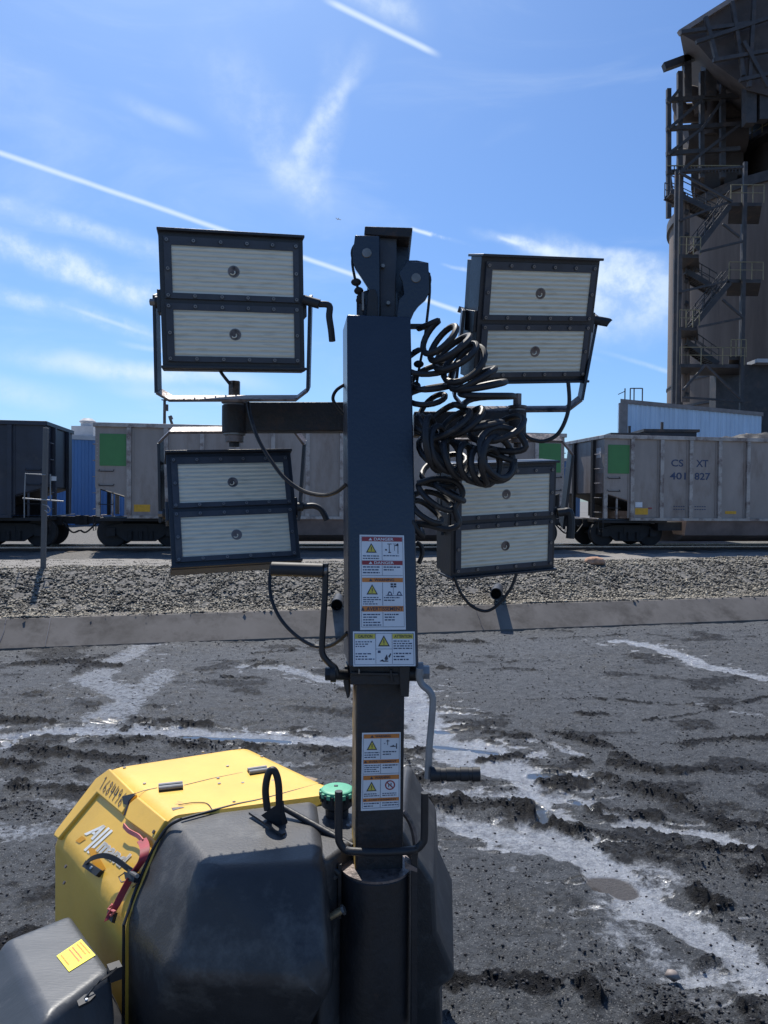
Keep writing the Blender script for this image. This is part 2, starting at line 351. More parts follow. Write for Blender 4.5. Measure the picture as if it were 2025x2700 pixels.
class Sheet:                     # flat artwork in u,v (0..1) on a quad of 3-D corners TL,TR,BR,BL
    def __init__(s, mb, tl, tr, br, bl):
        s.mb = mb; s.q = [Vector(a) for a in (tl, tr, br, bl)]
        s.n = (s.q[1] - s.q[0]).cross(s.q[3] - s.q[0]).normalized()
        if s.n.dot(CPOS - s.q[0]) < 0: s.n = -s.n
    def p(s, u, v, l):
        a = s.q[0].lerp(s.q[1], u); b = s.q[3].lerp(s.q[2], u); return a.lerp(b, v) + s.n * (0.0008 + 0.0006 * l)
    def poly(s, pts, m, l=1): s.mb.add([s.p(u, v, l) for u, v in pts], [tuple(range(len(pts)))], m)
    def rect(s, u0, v0, u1, v1, m, l=1): s.poly([(u0, v0), (u1, v0), (u1, v1), (u0, v1)], m, l)
    def text(s, t, u0, v0, u1, v1, m, l=2, shear=0):
        v, f, x0, x1, y0, y1 = text2d(t, shear)
        s.mb.add([s.p(u0 + (x - x0) / (x1 - x0) * (u1 - u0), v1 + (y - y0) / (y1 - y0) * (v0 - v1), l) for x, y in v], f, m)
    def lines(s, u0, v0, u1, v1, n, m, l=1):
        for i in range(n):
            h = (v1 - v0) / n; va = v0 + i * h; u = u0
            ue = u1 - (u1 - u0) * random.choice([0, .05, .2, .4]) * (1 if i else .3)
            while u < ue - .01:
                w = random.uniform(.03, .11) * (u1 - u0) * 2; s.rect(u, va + h * .2, min(ue, u + w), va + h * .62, m, l); u += w + .015
    def tri(s, cu, v0, v1, w, mark=True):
        s.poly([(cu, v0), (cu + w / 2, v1), (cu - w / 2, v1)], M['ink'], 1)
        k = .72; cv = v0 + (v1 - v0) * .64
        s.poly([(cu, cv + (v0 - cv) * k), (cu + w / 2 * k, cv + (v1 - cv) * k), (cu - w / 2 * k, cv + (v1 - cv) * k)], M['lyellow'], 2)
        h = v1 - v0
        s.rect(cu - w * .035, v0 + h * .38, cu + w * .035, v0 + h * .70, M['ink'], 3)
        s.rect(cu - w * .035, v0 + h * .75, cu + w * .035, v0 + h * .83, M['ink'], 3)

# ------------------------------------------------------------------ numpy noise
def lattice(seed):
    return np.random.default_rng(seed).random((256, 256))
def vnoise(x, y, seed=0):
    g = lattice(seed); xi = np.floor(x).astype(int); yi = np.floor(y).astype(int); fx = x - xi; fy = y - yi
    fx = fx * fx * (3 - 2 * fx); fy = fy * fy * (3 - 2 * fy)
    a = g[xi % 256, yi % 256]; b = g[(xi + 1) % 256, yi % 256]; c = g[xi % 256, (yi + 1) % 256]; d = g[(xi + 1) % 256, (yi + 1) % 256]
    return (a * (1 - fx) + b * fx) * (1 - fy) + (c * (1 - fx) + d * fx) * fy
def fbm(x, y, o=4, seed=0, g=0.5):
    s = 0; a = 1; t = 0
    for i in range(o): s = s + a * vnoise(x * 2 ** i + 17 * i, y * 2 ** i + 9 * i, seed + i); t += a; a *= g
    return s / t
def pdist(X, Y, line):
    d = np.full(X.shape, 1e9)
    for (a, b) in zip(line[:-1], line[1:]):
        ax, ay = a[0], a[1]; bx, by = b[0], b[1]; L2 = (bx - ax) ** 2 + (by - ay) ** 2 + 1e-9
        t = np.clip(((X - ax) * (bx - ax) + (Y - ay) * (by - ay)) / L2, 0, 1)
        d = np.minimum(d, np.hypot(X - ax - t * (bx - ax), Y - ay - t * (by - ay)))
    return d
def worley(x, y, seed=0):
    xi = np.floor(x).astype(int); yi = np.floor(y).astype(int); best = np.full(x.shape, 9.0); val = np.zeros(x.shape); gx, gy, gv = lattice(seed), lattice(seed + 1), lattice(seed + 2)
    for dx in (-1, 0, 1):
        for dy in (-1, 0, 1):
            cx, cy = xi + dx, yi + dy; a, b = cx % 256, cy % 256; d = np.hypot(cx + gx[a, b] - x, cy + gy[a, b] - y); m = d < best; best = np.where(m, d, best); val = np.where(m, gv[a, b], val)
    return best, val
def sst(x, a, b):
    t = np.clip((x - a) / (b - a), 0, 1); return t * t * (3 - 2 * t)

STREAMS = [  # photo pixels traced on the flat yard, width m, silt 0..1
    ([(-200, 1965), (0, 1950), (150, 1935), (350, 1928), (560, 1935), (760, 1945), (930, 1950), (1100, 1955), (1250, 1965), (1330, 2000)], .16, 1.0),
    ([(1075, 1800), (1095, 1860), (1120, 1900), (1150, 1950), (1200, 1990), (1300, 2020), (1400, 2050)], .26, 1.0),
    ([(1400, 2040), (1412, 2120), (1425, 2200), (1500, 2240), (1600, 2290), (1700, 2365), (1800, 2430), (1900, 2490), (2025, 2590), (2200, 2730)], .17, 1.0),
    ([(1430, 2095), (1550, 2120), (1640, 2170), (1760, 2190), (1850, 2200), (1950, 2235), (2100, 2290)], .09, .9),
    ([(1080, 2130), (1180, 2160), (1300, 2190), (1400, 2225), (1500, 2250)], .15, .8),
    ([(1620, 2370), (1650, 2440), (1700, 2500), (1780, 2550), (1900, 2610), (2100, 2690)], .20, .45),
    ([(1700, 2290), (1760, 2300), (1800, 2330), (1720, 2350)], .14, .5),
    ([(1630, 1690), (1700, 1700), (1760, 1720), (1850, 1750), (2025, 1785), (2300, 1830)], .22, .75),
    ([(390, 1700), (300, 1745), (240, 1790), (300, 1820), (340, 1850), (250, 1900)], .30, .55),
    ([(430, 1770), (330, 1870), (260, 1920)], .25, .5),
    ([(640, 1760), (760, 1765), (860, 1790), (920, 1800)], .14, .6),
    ([(-100, 2062), (100, 2068), (330, 2080)], .07, .45), ([(-100, 2125), (100, 2120), (260, 2150)], .10, .5), ([(-200, 2200), (0, 2190), (110, 2190)], .14, .5),
    ([(640, 1995), (800, 2010), (930, 2010)], .06, .5), ([(1100, 2080), (1250, 2100), (1390, 2095)], .12, .6),
    ([(1400, 1950), (1480, 1975), (1530, 1990)], .05, .8), ([(1500, 1870), (1600, 1865), (1700, 1880)], .20, .25), ([(1820, 1850), (2025, 1885)], .05, .5),
]
PUDDLES = [([(1410, 2040), (1470, 2042), (1540, 2048)], .07), ([(1160, 1920), (1230, 1922)], .05), ([(1150, 1960), (1300, 1980)], .05), ([(1300, 2100), (1390, 2105)], .04),
           ([(480, 1938), (760, 1947)], .05), ([(20, 1945), (180, 1940)], .05), ([(245, 1905), (300, 1900)], .06), ([(1425, 2130), (1430, 2170)], .04), ([(1510, 2105), (1560, 2135)], .035)]
RIDGES = [
    ([(48, 1992), (200, 2000), (360, 2010)], .10, .05), ([(223, 1962), (450, 1955), (600, 1968), (934, 1985)], .11, .045), ([(330, 1925), (400, 1905), (560, 1915)], .06, .03),
    ([(-100, 2028), (60, 2030), (205, 2052)], .10, .06), ([(48, 2082), (229, 2086)], .11, .06), ([(-100, 2140), (60, 2136), (169, 2160)], .12, .07), ([(-60, 1905), (120, 1913)], .07, .04),
    ([(40, 1750), (180, 1742), (300, 1757)], .14, .04), ([(200, 1775), (230, 1740), (330, 1720)], .07, .05), ([(680, 1725), (780, 1715)], .06, .03), ([(660, 1765), (740, 1745)], .05, .03), ([(590, 1790), (650, 1792)], .05, .03), ([(880, 1820), (910, 1818)], .05, .03),
    ([(1150, 1690), (1280, 1695)], .08, .05), ([(1400, 1685), (1560, 1680), (1640, 1678)], .06, .03), ([(1160, 1760), (1190, 1765)], .06, .03), ([(1360, 1765), (1420, 1770)], .06, .03),
    ([(1266, 1937), (1400, 1950), (1463, 1970)], .07, .035), ([(1440, 1940), (1520, 1950), (1600, 1972), (1698, 2032)], .09, .05), ([(1260, 2010), (1360, 2000), (1540, 2012)], .07, .04),
    ([(1445, 2076), (1587, 2055), (1710, 2088), (1859, 2128)], .14, .07), ([(1620, 2020), (1720, 2035)], .10, .06), ([(1136, 2131), (1260, 2120), (1395, 2144)], .15, .08), ([(1568, 2137), (1640, 2160), (1717, 2156)], .10, .06),
    ([(1772, 1964), (1850, 1960), (2100, 1950)], .08, .04), ([(1075, 2057), (1180, 2050), (1265, 2063)], .10, .05), ([(1075, 1975), (1130, 1975)], .07, .04), ([(1400, 1850), (1560, 1840), (1800, 1850), (2025, 1880)], .03, .015), ([(1530, 1885), (1600, 1888)], .05, .02),
    ([(1446, 2180), (1560, 2210), (1640, 2225), (1730, 2250)], .11, .06), ([(1780, 2245), (1900, 2250), (2100, 2280)], .08, .06), ([(1814, 2290), (1930, 2300), (2100, 2320)], .12, .06), ([(1800, 2110), (1900, 2180), (2025, 2190)], .08, .04),
    ([(1870, 2370), (1950, 2420), (2080, 2480)], .10, .08), ([(1546, 2602), (1650, 2615), (1741, 2630), (1900, 2660), (2100, 2665)], .12, .09), ([(1184, 2590), (1340, 2600), (1546, 2580), (1680, 2500)], .05, .035), ([(1853, 2529), (1960, 2545), (2080, 2570)], .06, .05),
    ([(1700, 2680), (1850, 2700), (2000, 2720)], .10, .08), ([(1700, 1905), (2025, 1840)], .03, .015), ([(1780, 2035), (1990, 2030)], .05, .03), 
    ([(0, 2500), (80, 2480)], .08, .03),
]
def to_g(line): return [(gnd(x, y).x, gnd(x, y).y) for x, y in line]
STREAMS = [(to_g(l), w, s) for l, w, s in STREAMS]
RIDGES = [(to_g(l), w, h) for l, w, h in RIDGES]
PUDDLES = [(to_g(l), w) for l, w in PUDDLES]
PIT = to_g([(1590, 2325), (1625, 2325), (1640, 2340)])

def yard_fields(X, Y):
    wx = (fbm(X * 2.2, Y * 2.2, 3, 3) - .5) * .22; wy = (fbm(X * 2.2, Y * 2.2, 3, 13) - .5) * .22
    fine = fbm(X * 9, Y * 9, 4, 21); ex = (fine - .5) * .10
    vein = 1 - sst(np.abs(fbm(X * 2.6 + wx * 4, Y * 6.5 + wy * 5, 4, 131) - .5), .010, .058)
    silt = np.zeros_like(X); ridge = np.zeros_like(X); hr = np.zeros_like(X)
    for l, w, s in STREAMS:
        d = pdist(X + wx * .5, Y + wy * .5, l) + ex * (1 + w)
        silt = np.maximum(silt, s * np.maximum(sst(-d, -w * .85, -w * .30), .95 * sst(-d, -w * 2.6, -w * 1.2) * vein))
    for l, w, h in RIDGES:
        d = pdist(X + wx * .4, Y + wy * .4, l) + ex * 1.2
        k = sst(-d, -w * 1.25, -w * .15); ridge = np.maximum(ridge, k); hr = np.maximum(hr, k * h)
    brk = sst(fbm(X * 4.5 + 3, Y * 6.0, 3, 141), .36, .54); ridge = ridge * (.25 + .75 * brk); hr = hr * (.3 + .7 * brk)
    pud = np.zeros_like(X)
    for l, w in PUDDLES:
        d = pdist(X + wx * .3, Y + wy * .3, l) + ex * .5; pud = np.maximum(pud, sst(-d, -w * 1.1, -w * .7))
    pit = sst(-(pdist(X, Y, PIT) + ex * .25), -.085, -.065)
    silt = silt * (1 - ridge * .9)
    clod = fbm(X * 16, Y * 16, 3, 41)
    h = (fbm(X * .8, Y * .8, 3, 5) - .5) * .06 + (fine - .5) * .018 * (1 - silt * .8)
    h += hr * (.10 + 1.05 * clod * fbm(X * 45, Y * 45, 2, 51)) - silt * .018
    f1, v1 = worley(X * 15, Y * 15, 201); f2, v2 = worley(X * 34, Y * 34, 211)
    patch = sst(fbm(X * 1.7 + 8, Y * 3.2 + 1, 4, 151), .60, .70) * (1 - sst(silt, .2, .5)); ridge = np.maximum(ridge, patch * .55)
    lump = np.maximum(0, 1 - f1 * 1.7) ** .6 * (.25 + .75 * v1) * .027 + np.maximum(0, 1 - f2 * 1.6) ** .6 * v2 * .014
    h += lump * np.clip(ridge * 1.1 + .05, 0, 1)
    churn = sst(fbm(X * .9 + 4, Y * 1.3, 3, 91), .42, .62)
    rut = np.abs(fbm(X * 2.6 + wx * 3, Y * 9 + wy * 6, 4, 95) - .5) * 2
    h += (.5 - rut) * .035 * churn * (1 - silt * .6) + (fbm(X * 40, Y * 40, 3, 61) - .5) * (.012 + .014 * churn) * (1 - silt * .6)
    # faint tyre tracks running left to right across the yard
    for (a, b, w) in ((gnd(0, 1985), gnd(1000, 2000), .05), (gnd(1100, 1700), gnd(2025, 1790), .05), (gnd(560, 1780), gnd(900, 1900), .04)):
        pass
    h = h * (1 - pit) - .022 * pit; h = h * (1 - pud) + (-.022) * pud
    return h, silt, ridge, pud, pit

# ------------------------------------------------------------------ ground
def ground_material():
    m = bpy.data.materials.new('coal_mud'); m.use_nodes = True
    N = m.node_tree.nodes; L = m.node_tree.links; b = N['Principled BSDF']
    def attr(n):
        a = N.new('ShaderNodeAttribute'); a.attribute_name = n; return a.outputs['Fac']
    tc = N.new('ShaderNodeTexCoord'); P = tc.outputs['Object']
    def nz(s, d=5, r=.6):
        n = N.new('ShaderNodeTexNoise'); n.inputs['Scale'].default_value = s; n.inputs['Detail'].default_value = d; n.inputs['Roughness'].default_value = r; L.new(P, n.inputs['Vector']); return n.outputs['Fac']
    def ramp(f, p0, c0, p1, c1):
        r = N.new('ShaderNodeValToRGB'); L.new(f, r.inputs[0]); r.color_ramp.elements[0].position = p0; r.color_ramp.elements[1].position = p1
        r.color_ramp.elements[0].color = (*c0, 1); r.color_ramp.elements[1].color = (*c1, 1); return r.outputs[0]
    def mix(f, a, c, bl='MIX'):
        x = N.new('ShaderNodeMix'); x.data_type = 'RGBA'; x.blend_type = bl
        if isinstance(f, float): x.inputs['Factor'].default_value = f
        else: L.new(f, x.inputs['Factor'])
        for s_, v in (('A', a), ('B', c)):
            if isinstance(v, tuple): x.inputs[s_].default_value = (*v, 1)
            else: L.new(v, x.inputs[s_])
        return x.outputs['Result']
    grain = nz(120, 4, .8); mid = nz(13, 9, .82); big = nz(.9, 4)
    dry = ramp(mid, .32, (0.020, 0.023, 0.028), .66, (0.170, 0.182, 0.196))
    tint = mix(ramp(big, .45, (0, 0, 0), .7, (1, 1, 1)), dry, (0.092, 0.094, 0.095))
    dry = mix(.45, dry, tint)
    dry = mix(ramp(grain, .52, (0, 0, 0), .68, (.65, .65, .65)), dry, (0.016, 0.016, 0.018))
    vo = N.new('ShaderNodeTexVoronoi'); vo.inputs['Scale'].default_value = 210; L.new(P, vo.inputs['Vector'])
    sp = N.new('ShaderNodeSeparateColor'); L.new(vo.outputs['Color'], sp.inputs[0])
    dry = mix(ramp(sp.outputs[0], .93, (0, 0, 0), .95, (.8, .8, .8)), dry, (0.30, 0.30, 0.30))
    silt_glare = mix(.5, ramp(nz(11, 9, .75), .36, (0.26, 0.28, 0.33), .60, (0.74, 0.77, 0.81)), ramp(nz(45, 8, .8), .40, (0.22, 0.24, 0.28), .58, (0.76, 0.79, 0.83)))  # pale silt with the glare off its wet surface put into the colour
    def edge(a, k, lo, hi):
        n1 = N.new('ShaderNodeMath'); n1.operation = 'MULTIPLY_ADD'; L.new(nz(22, 6, .75), n1.inputs[0]); n1.inputs[1].default_value = k; n1.inputs[2].default_value = -k / 2
        n2 = N.new('ShaderNodeMath'); n2.operation = 'ADD'; L.new(a, n2.inputs[0]); L.new(n1.outputs[0], n2.inputs[1])
        n3 = N.new('ShaderNodeMapRange'); n3.interpolation_type = 'SMOOTHSTEP'; L.new(n2.outputs[0], n3.inputs[0]); n3.inputs[1].default_value = lo; n3.inputs[2].default_value = hi
        return n3.outputs[0]
    siltf = edge(attr('silt'), 1.5, .30, .80)
    c = mix(siltf, dry, silt_glare)
    c = mix(edge(attr('ridge'), 1.2, .25, .65), c, ramp(nz(30, 4), .35, (0.008, 0.009, 0.011), .7, (0.036, 0.037, 0.042)))
    c = mix(attr('pud'), c, (0.05, 0.055, 0.06))
    c = mix(attr('pit'), c, (0.085, 0.074, 0.068))
    L.new(c, b.inputs['Base Color'])
    rr = N.new('ShaderNodeMapRange'); L.new(siltf, rr.inputs[0]); rr.inputs[3].default_value = .55; rr.inputs[4].default_value = .13
    r2 = N.new('ShaderNodeMix'); L.new(attr('pud'), r2.inputs['Factor']); L.new(rr.outputs[0], r2.inputs['A']); r2.inputs['B'].default_value = 0.03
    L.new(r2.outputs['Result'], b.inputs['Roughness'])
    r3 = N.new('ShaderNodeMix'); L.new(attr('pit'), r3.inputs['Factor']); L.new(r2.outputs['Result'], r3.inputs['A']); r3.inputs['B'].default_value = .6; L.new(r3.outputs['Result'], b.inputs['Roughness'])
    sp2 = N.new('ShaderNodeMapRange'); L.new(siltf, sp2.inputs[0]); sp2.inputs[3].default_value = .35; sp2.inputs[4].default_value = 1.0
    sp3 = N.new('ShaderNodeMath'); sp3.operation = 'MULTIPLY_ADD'; L.new(attr('ridge'), sp3.inputs[0]); sp3.inputs[1].default_value = -.22; L.new(sp2.outputs[0], sp3.inputs[2]); L.new(sp3.outputs[0], b.inputs['Specular IOR Level'])
    bs = N.new('ShaderNodeMath'); bs.operation = 'MULTIPLY_ADD'; L.new(attr('pud'), bs.inputs[0]); bs.inputs[1].default_value = -1.0; bs.inputs[2].default_value = 1.0
    ad = N.new('ShaderNodeMath'); ad.operation = 'ADD'; L.new(nz(260, 3, .7), ad.inputs[0]); L.new(nz(60, 4, .7), ad.inputs[1])
    bp = N.new('ShaderNodeBump'); bp.inputs['Distance'].default_value = .02; L.new(bs.outputs[0], bp.inputs['Strength']); L.new(ad.outputs[0], bp.inputs['Height'])
    L.new(bp.outputs[0], b.inputs['Normal'])
    return m
M['mud'] = ground_material()

def grid_mesh(name, X, Y, Z, m, attrs=None):
    r, c = X.shape; me = bpy.data.meshes.new(name)
    v = np.stack([X, Y, Z], -1).reshape(-1, 3)
    i = np.arange(r * c).reshape(r, c); q = np.stack([i[:-1, :-1], i[:-1, 1:], i[1:, 1:], i[1:, :-1]], -1).reshape(-1, 4)
    me.vertices.add(len(v)); me.vertices.foreach_set('co', v.astype(np.float32).ravel())
    me.loops.add(q.size); me.loops.foreach_set('vertex_index', q.astype(np.int32).ravel())
    me.polygons.add(len(q)); me.polygons.foreach_set('loop_start', np.arange(0, q.size, 4, dtype=np.int32))
    me.polygons.foreach_set('loop_total', np.full(len(q), 4, dtype=np.int32))
    me.update(calc_edges=True); me.validate()
    me.polygons.foreach_set('use_smooth', np.ones(len(q), dtype=bool))
    for k, a in (attrs or {}).items():
        at_ = me.attributes.new(k, 'FLOAT', 'POINT'); at_.data.foreach_set('value', a.astype(np.float32).ravel())
    me.materials.append(m)
    o = bpy.data.objects.new(name, me); COL.objects.link(o); return o

# kerb line: world points of the foot of the concrete kerb
KA = Vector((-4.24, 8.17, 0)); KB = Vector((5.57, 10.70, 0)); KD = (KB - KA).normalized(); KN = Vector((-KD.y, KD.x, 0))
def kerb_y(x): return KA.y + (x - KA.x) * KD.y / KD.x

rows, cols = 820, 640
yy = np.exp(np.linspace(math.log(1.15), math.log(13.0), rows)); uu = np.linspace(-1, 1, cols)
GX = uu[None, :] * (0.66 * yy[:, None] + .9); GY = np.repeat(yy[:, None], cols, 1)
gh, gs, gr, gp, gpit = yard_fields(GX, GY)
fade = 1 - sst(GY - (KA.y + (GX - KA.x) * KD.y / KD.x), -.05, .1); gh = gh * fade - (1 - fade) * .03
tag(grid_mesh('mud_ground', GX, GY, gh, M['mud'], {'silt': gs, 'ridge': gr, 'pud': gp, 'pit': gpit}), kind='structure')
def zero_grid(name, x0, x1, y0, y1, z, m, n=40):
    xs = np.linspace(x0, x1, n); ys = np.linspace(y0, y1, n); A, B = np.meshgrid(xs, ys)
    return grid_mesh(name, A, B, np.full(A.shape, z), m)
M['plain'] = mat('dusty_yard_earth', (0.13, 0.125, 0.12), .9, 0, .3, .2, bump=.3, bscale=20)
tag(zero_grid('ground', -6000, 6000, -3000, 9000, -.12, M['plain'], 30), kind='structure')

def rocks(name, P, S, m, cols=None, flat=.6, parent=None):
    n = len(P); base = np.array([(1, 0, 0), (-1, 0, 0), (0, 1, 0), (0, -1, 0), (0, 0, 1), (0, 0, -1), (.7, .7, .2), (-.7, .6, .3)], float)
    base = base[:6]; F_ = np.array([(0, 2, 4), (2, 1, 4), (1, 3, 4), (3, 0, 4), (2, 0, 5), (1, 2, 5), (3, 1, 5), (0, 3, 5)])
    V = base[None] * (1 + (RNG.random((n, 6, 1)) - .5) * .7) + (RNG.random((n, 6, 3)) - .5) * .5
    V[:, :, 2] *= flat; a = RNG.random(n) * 6.283; ca, sa = np.cos(a)[:, None], np.sin(a)[:, None]
    x = V[:, :, 0] * ca - V[:, :, 1] * sa; y = V[:, :, 0] * sa + V[:, :, 1] * ca; V = np.stack([x, y, V[:, :, 2]], -1)
    V = V * S[:, None, None] + P[:, None, :]
    q = (F_[None] + (np.arange(n) * 6)[:, None, None]).reshape(-1, 3)
    me = bpy.data.meshes.new(name); me.vertices.add(n * 6); me.vertices.foreach_set('co', V.astype(np.float32).ravel())
    me.loops.add(q.size); me.loops.foreach_set('vertex_index', q.astype(np.int32).ravel())
    me.polygons.add(len(q)); me.polygons.foreach_set('loop_start', np.arange(0, q.size, 3, dtype=np.int32)); me.polygons.foreach_set('loop_total', np.full(len(q), 3, dtype=np.int32))
    me.update(calc_edges=True)
    if cols is not None:
        at_ = me.attributes.new('tone', 'FLOAT', 'POINT'); at_.data.foreach_set('value', np.repeat(cols, 6).astype(np.float32))
    me.materials.append(m); o = bpy.data.objects.new(name, me); COL.objects.link(o); return o

def tone_mat(name, c0, c1, rough):
    m = bpy.data.materials.new(name); m.use_nodes = True; N = m.node_tree.nodes; L = m.node_tree.links; b = N['Principled BSDF']
    a = N.new('ShaderNodeAttribute'); a.attribute_name = 'tone'; r = N.new('ShaderNodeValToRGB'); L.new(a.outputs['Fac'], r.inputs[0])
    r.color_ramp.elements[0].color = (*c0, 1); r.color_ramp.elements[1].color = (*c1, 1)
    n = N.new('ShaderNodeTexNoise'); n.inputs['Scale'].default_value = 60; tc = N.new('ShaderNodeTexCoord'); L.new(tc.outputs['Object'], n.inputs['Vector'])
    mx = N.new('ShaderNodeMix'); mx.data_type = 'RGBA'; mx.blend_type = 'MULTIPLY'; mx.inputs['Factor'].default_value = .5; L.new(r.outputs[0], mx.inputs['A']); L.new(n.outputs['Fac'], mx.inputs['B'])
    L.new(mx.outputs['Result'], b.inputs['Base Color']); b.inputs['Roughness'].default_value = rough; return m
M['stone'] = tone_mat('ballast_stone', (0.03, 0.028, 0.025), (0.56, 0.50, 0.39), .85)
M['clod'] = tone_mat('coal_clod', (0.010, 0.010, 0.013), (0.070, 0.072, 0.08), .8)

# coal clods on the ridges and loose crumbs over the yard
def scatter_clods():
    P = []; S = []
    for l, w, h in RIDGES:
        L_ = sum(math.hypot(b[0] - a[0], b[1] - a[1]) for a, b in zip(l[:-1], l[1:])); n = int(L_ * w * 4200)
        for _ in range(n):
            k = random.random() * (len(l) - 1); i = int(k); t = k - i
            x = l[i][0] * (1 - t) + l[i + 1][0] * t + random.gauss(0, w * .7); y = l[i][1] * (1 - t) + l[i + 1][1] * t + random.gauss(0, w * .5)
            P.append((x, y)); S.append(.0020 + .0085 * random.random() ** 3.0)
    for _ in range(26000):
        y = math.exp(random.uniform(math.log(1.9), math.log(10.5))); x = random.uniform(-1, 1) * (.6 * y + .3)
        P.append((x, y)); S.append((.0018 + .006 * random.random() ** 3) * (.7 + .12 * y))
    P = np.array(P); S = np.array(S); ok = P[:, 1] < (KA.y + (P[:, 0] - KA.x) * KD.y / KD.x) - .02; P = P[ok]; S = S[ok]
    h, si, ri, pu, pt = yard_fields(P[:, 0], P[:, 1]); keep = (pu < .5) & (pt < .5) & ((si < .4) | (RNG.random(len(P)) < .25)); P = P[keep]; S = S[keep]; h = h[keep]
    P3 = np.column_stack([P, h + S * .25])
    tag(rocks('coal_crumbs', P3, S, M['clod'], RNG.random(len(P)) ** 2), kind='stuff')
scatter_clods()
st = rocks('pebble', np.array([[*gnd(1775, 2583)[:2], .02]]), np.array([.03]), M['browntrim'])
tag(st, 'small pale pebble lying beside the wet streak at the bottom right of the yard', 'stone')

# ------------------------------------------------------------------ kerb, ballast
def kerb():
    mb = MB(); a = KA - KD * 40; b = KB + KD * 60; n = 60; face = .33; hgt = .29
    def prof(t, j): 
        p = a.lerp(b, t); return p
    vs = []; fs = []
    for i in range(n + 1):
        p = a.lerp(b, i / n)
        for (o, z) in ((0, -.1), (0, 0.015), (face, hgt), (face + .03, hgt + .006), (face + .22, hgt + .006), (face + .22, -.1)):
            vs.append(p + KN * o + Vector((0, 0, z)))
    for i in range(n):
        for j in range(5): fs.append((i * 6 + j, (i + 1) * 6 + j, (i + 1) * 6 + j + 1, i * 6 + j + 1))
    mb.add(vs, fs, M['concrete'])
    k = mb.build('concrete_kerb', smooth=25)
    tag(k, 'long low sloped concrete kerb wall along the foot of the gravel bank', 'kerb')
    jm = MB()
    for px, py in ((15, 1700), (138, 1690), (1265, 1660)):
        g = gnd(px, py); s = (g - KA).dot(KD); p = KA + KD * s; m = M['ink']
        z = Vector((0, 0, 1)); path = [p + KD * random.uniform(-.02, .02) * (i % 2) + KN * (face * i / 5) + z * (.02 + (hgt - .02) * i / 5) - KN * .004 for i in range(6)]
        jm.strap(path, KD, .012 if px < 1000 else .004, .004, m)
    jm.build('crack', k)
kerb()

def ballast_z(X, Y):
    d = (X - KA.x) * KN.x + (Y - KA.y) * KN.y   # distance behind the kerb foot
    up = .285 + .39 * sst(d, .35, 2.15)
    Y0 = 1318 + 1.03 * 1950 / np.maximum(Y - (d - 2.6), 8); f = np.clip((d - 2.6) / 7.0, 0, 1); yp = Y0 * (1 - f) + 1484 * f
    dn = CAM_H - (yp - 1318) * Y / 1950
    return np.where(d < 2.6, np.minimum(up, .67), np.where(d < 9.6, np.clip(dn, .0, .67), np.clip(dn, .0, .67) * (1 - sst(d, 9.6, 10.6)) + .0))
bx = np.linspace(-45, 60, 420); bd = np.concatenate([np.linspace(.34, 12, 170), np.linspace(12.3, 60, 30)])
S_, D_ = np.meshgrid(bx, bd); BX = KA.x + KD.x * S_ + KN.x * D_; BY = KA.y + KD.y * S_ + KN.y * D_
BZ = ballast_z(BX, BY) + (fbm(BX * 1.4, BY * 1.4, 4, 71) - .5) * .10 * sst(D_, 0.2, .8) + (fbm(BX * 7, BY * 7, 2, 75) - .5) * .05 * sst(D_, 0.2, .5)
M['ballast'] = mat('ballast_bed', (0.16, 0.15, 0.135), .95, 0, .45, 14, dirt=(0.06, 0.06, 0.06), dscale=22, dlo=.42, dhi=.58, bump=.9, bscale=28)
tag(grid_mesh('ballast_terrain', BX, BY, BZ, M['ballast']), kind='structure')
M['finegravel'] = mat('fine_dusty_gravel', (0.22, 0.205, 0.185), .95, 0, .25, 9, dirt=(0.16, 0.155, 0.145), dscale=30, dlo=.5, dhi=.62, bump=.5, bscale=60)
fd = np.linspace(2.5, 12.5, 80); S2, D2 = np.meshgrid(bx, fd); FX = KA.x + KD.x * S2 + KN.x * D2; FY = KA.y + KD.y * S2 + KN.y * D2
tag(grid_mesh('gravel_path', FX, FY, ballast_z(FX, FY) + (fbm(FX * 1.4, FY * 1.4, 4, 71) - .5) * .10 + .03 * sst(D2, 2.5, 4.0) - .02, M['finegravel']), kind='structure')
def ballast_stones():
    n = 85000
    d = .37 + 9 * RNG.random(n) ** 2.2; Yc = 8.4 + d; s = RNG.uniform(-1, 1, n) * (Yc * .62 + 1.5) + 4.2
    X = KA.x + KD.x * s + KN.x * d; Y = KA.y + KD.y * s + KN.y * d
    S = (.009 + .020 * RNG.random(n) ** 1.5) * np.where(d > 3.0, .55, 1)
    Z = ballast_z(X, Y) + (fbm(X * 1.4, Y * 1.4, 4, 71) - .5) * .10 * sst(d, 0.2, .8) + (fbm(X * 7, Y * 7, 2, 75) - .5) * .05 * sst(d, .2, .5) + S * .35
    tag(rocks('ballast_gravel', np.column_stack([X, Y, Z]), S, M['stone'], RNG.random(n) ** 1.6, flat=.7), kind='stuff')
    n = 1500; s = RNG.uniform(-2, 13, n); d = RNG.normal(.40, .035, n); X = KA.x + KD.x * s + KN.x * d; Y = KA.y + KD.y * s + KN.y * d
    S = .006 + .018 * RNG.random(n) ** 2.5
    tag(rocks('kerb_edge_gravel', np.column_stack([X, Y, np.full(n, .295)]), S, M['clod'], RNG.random(n)), kind='stuff')
ballast_stones()

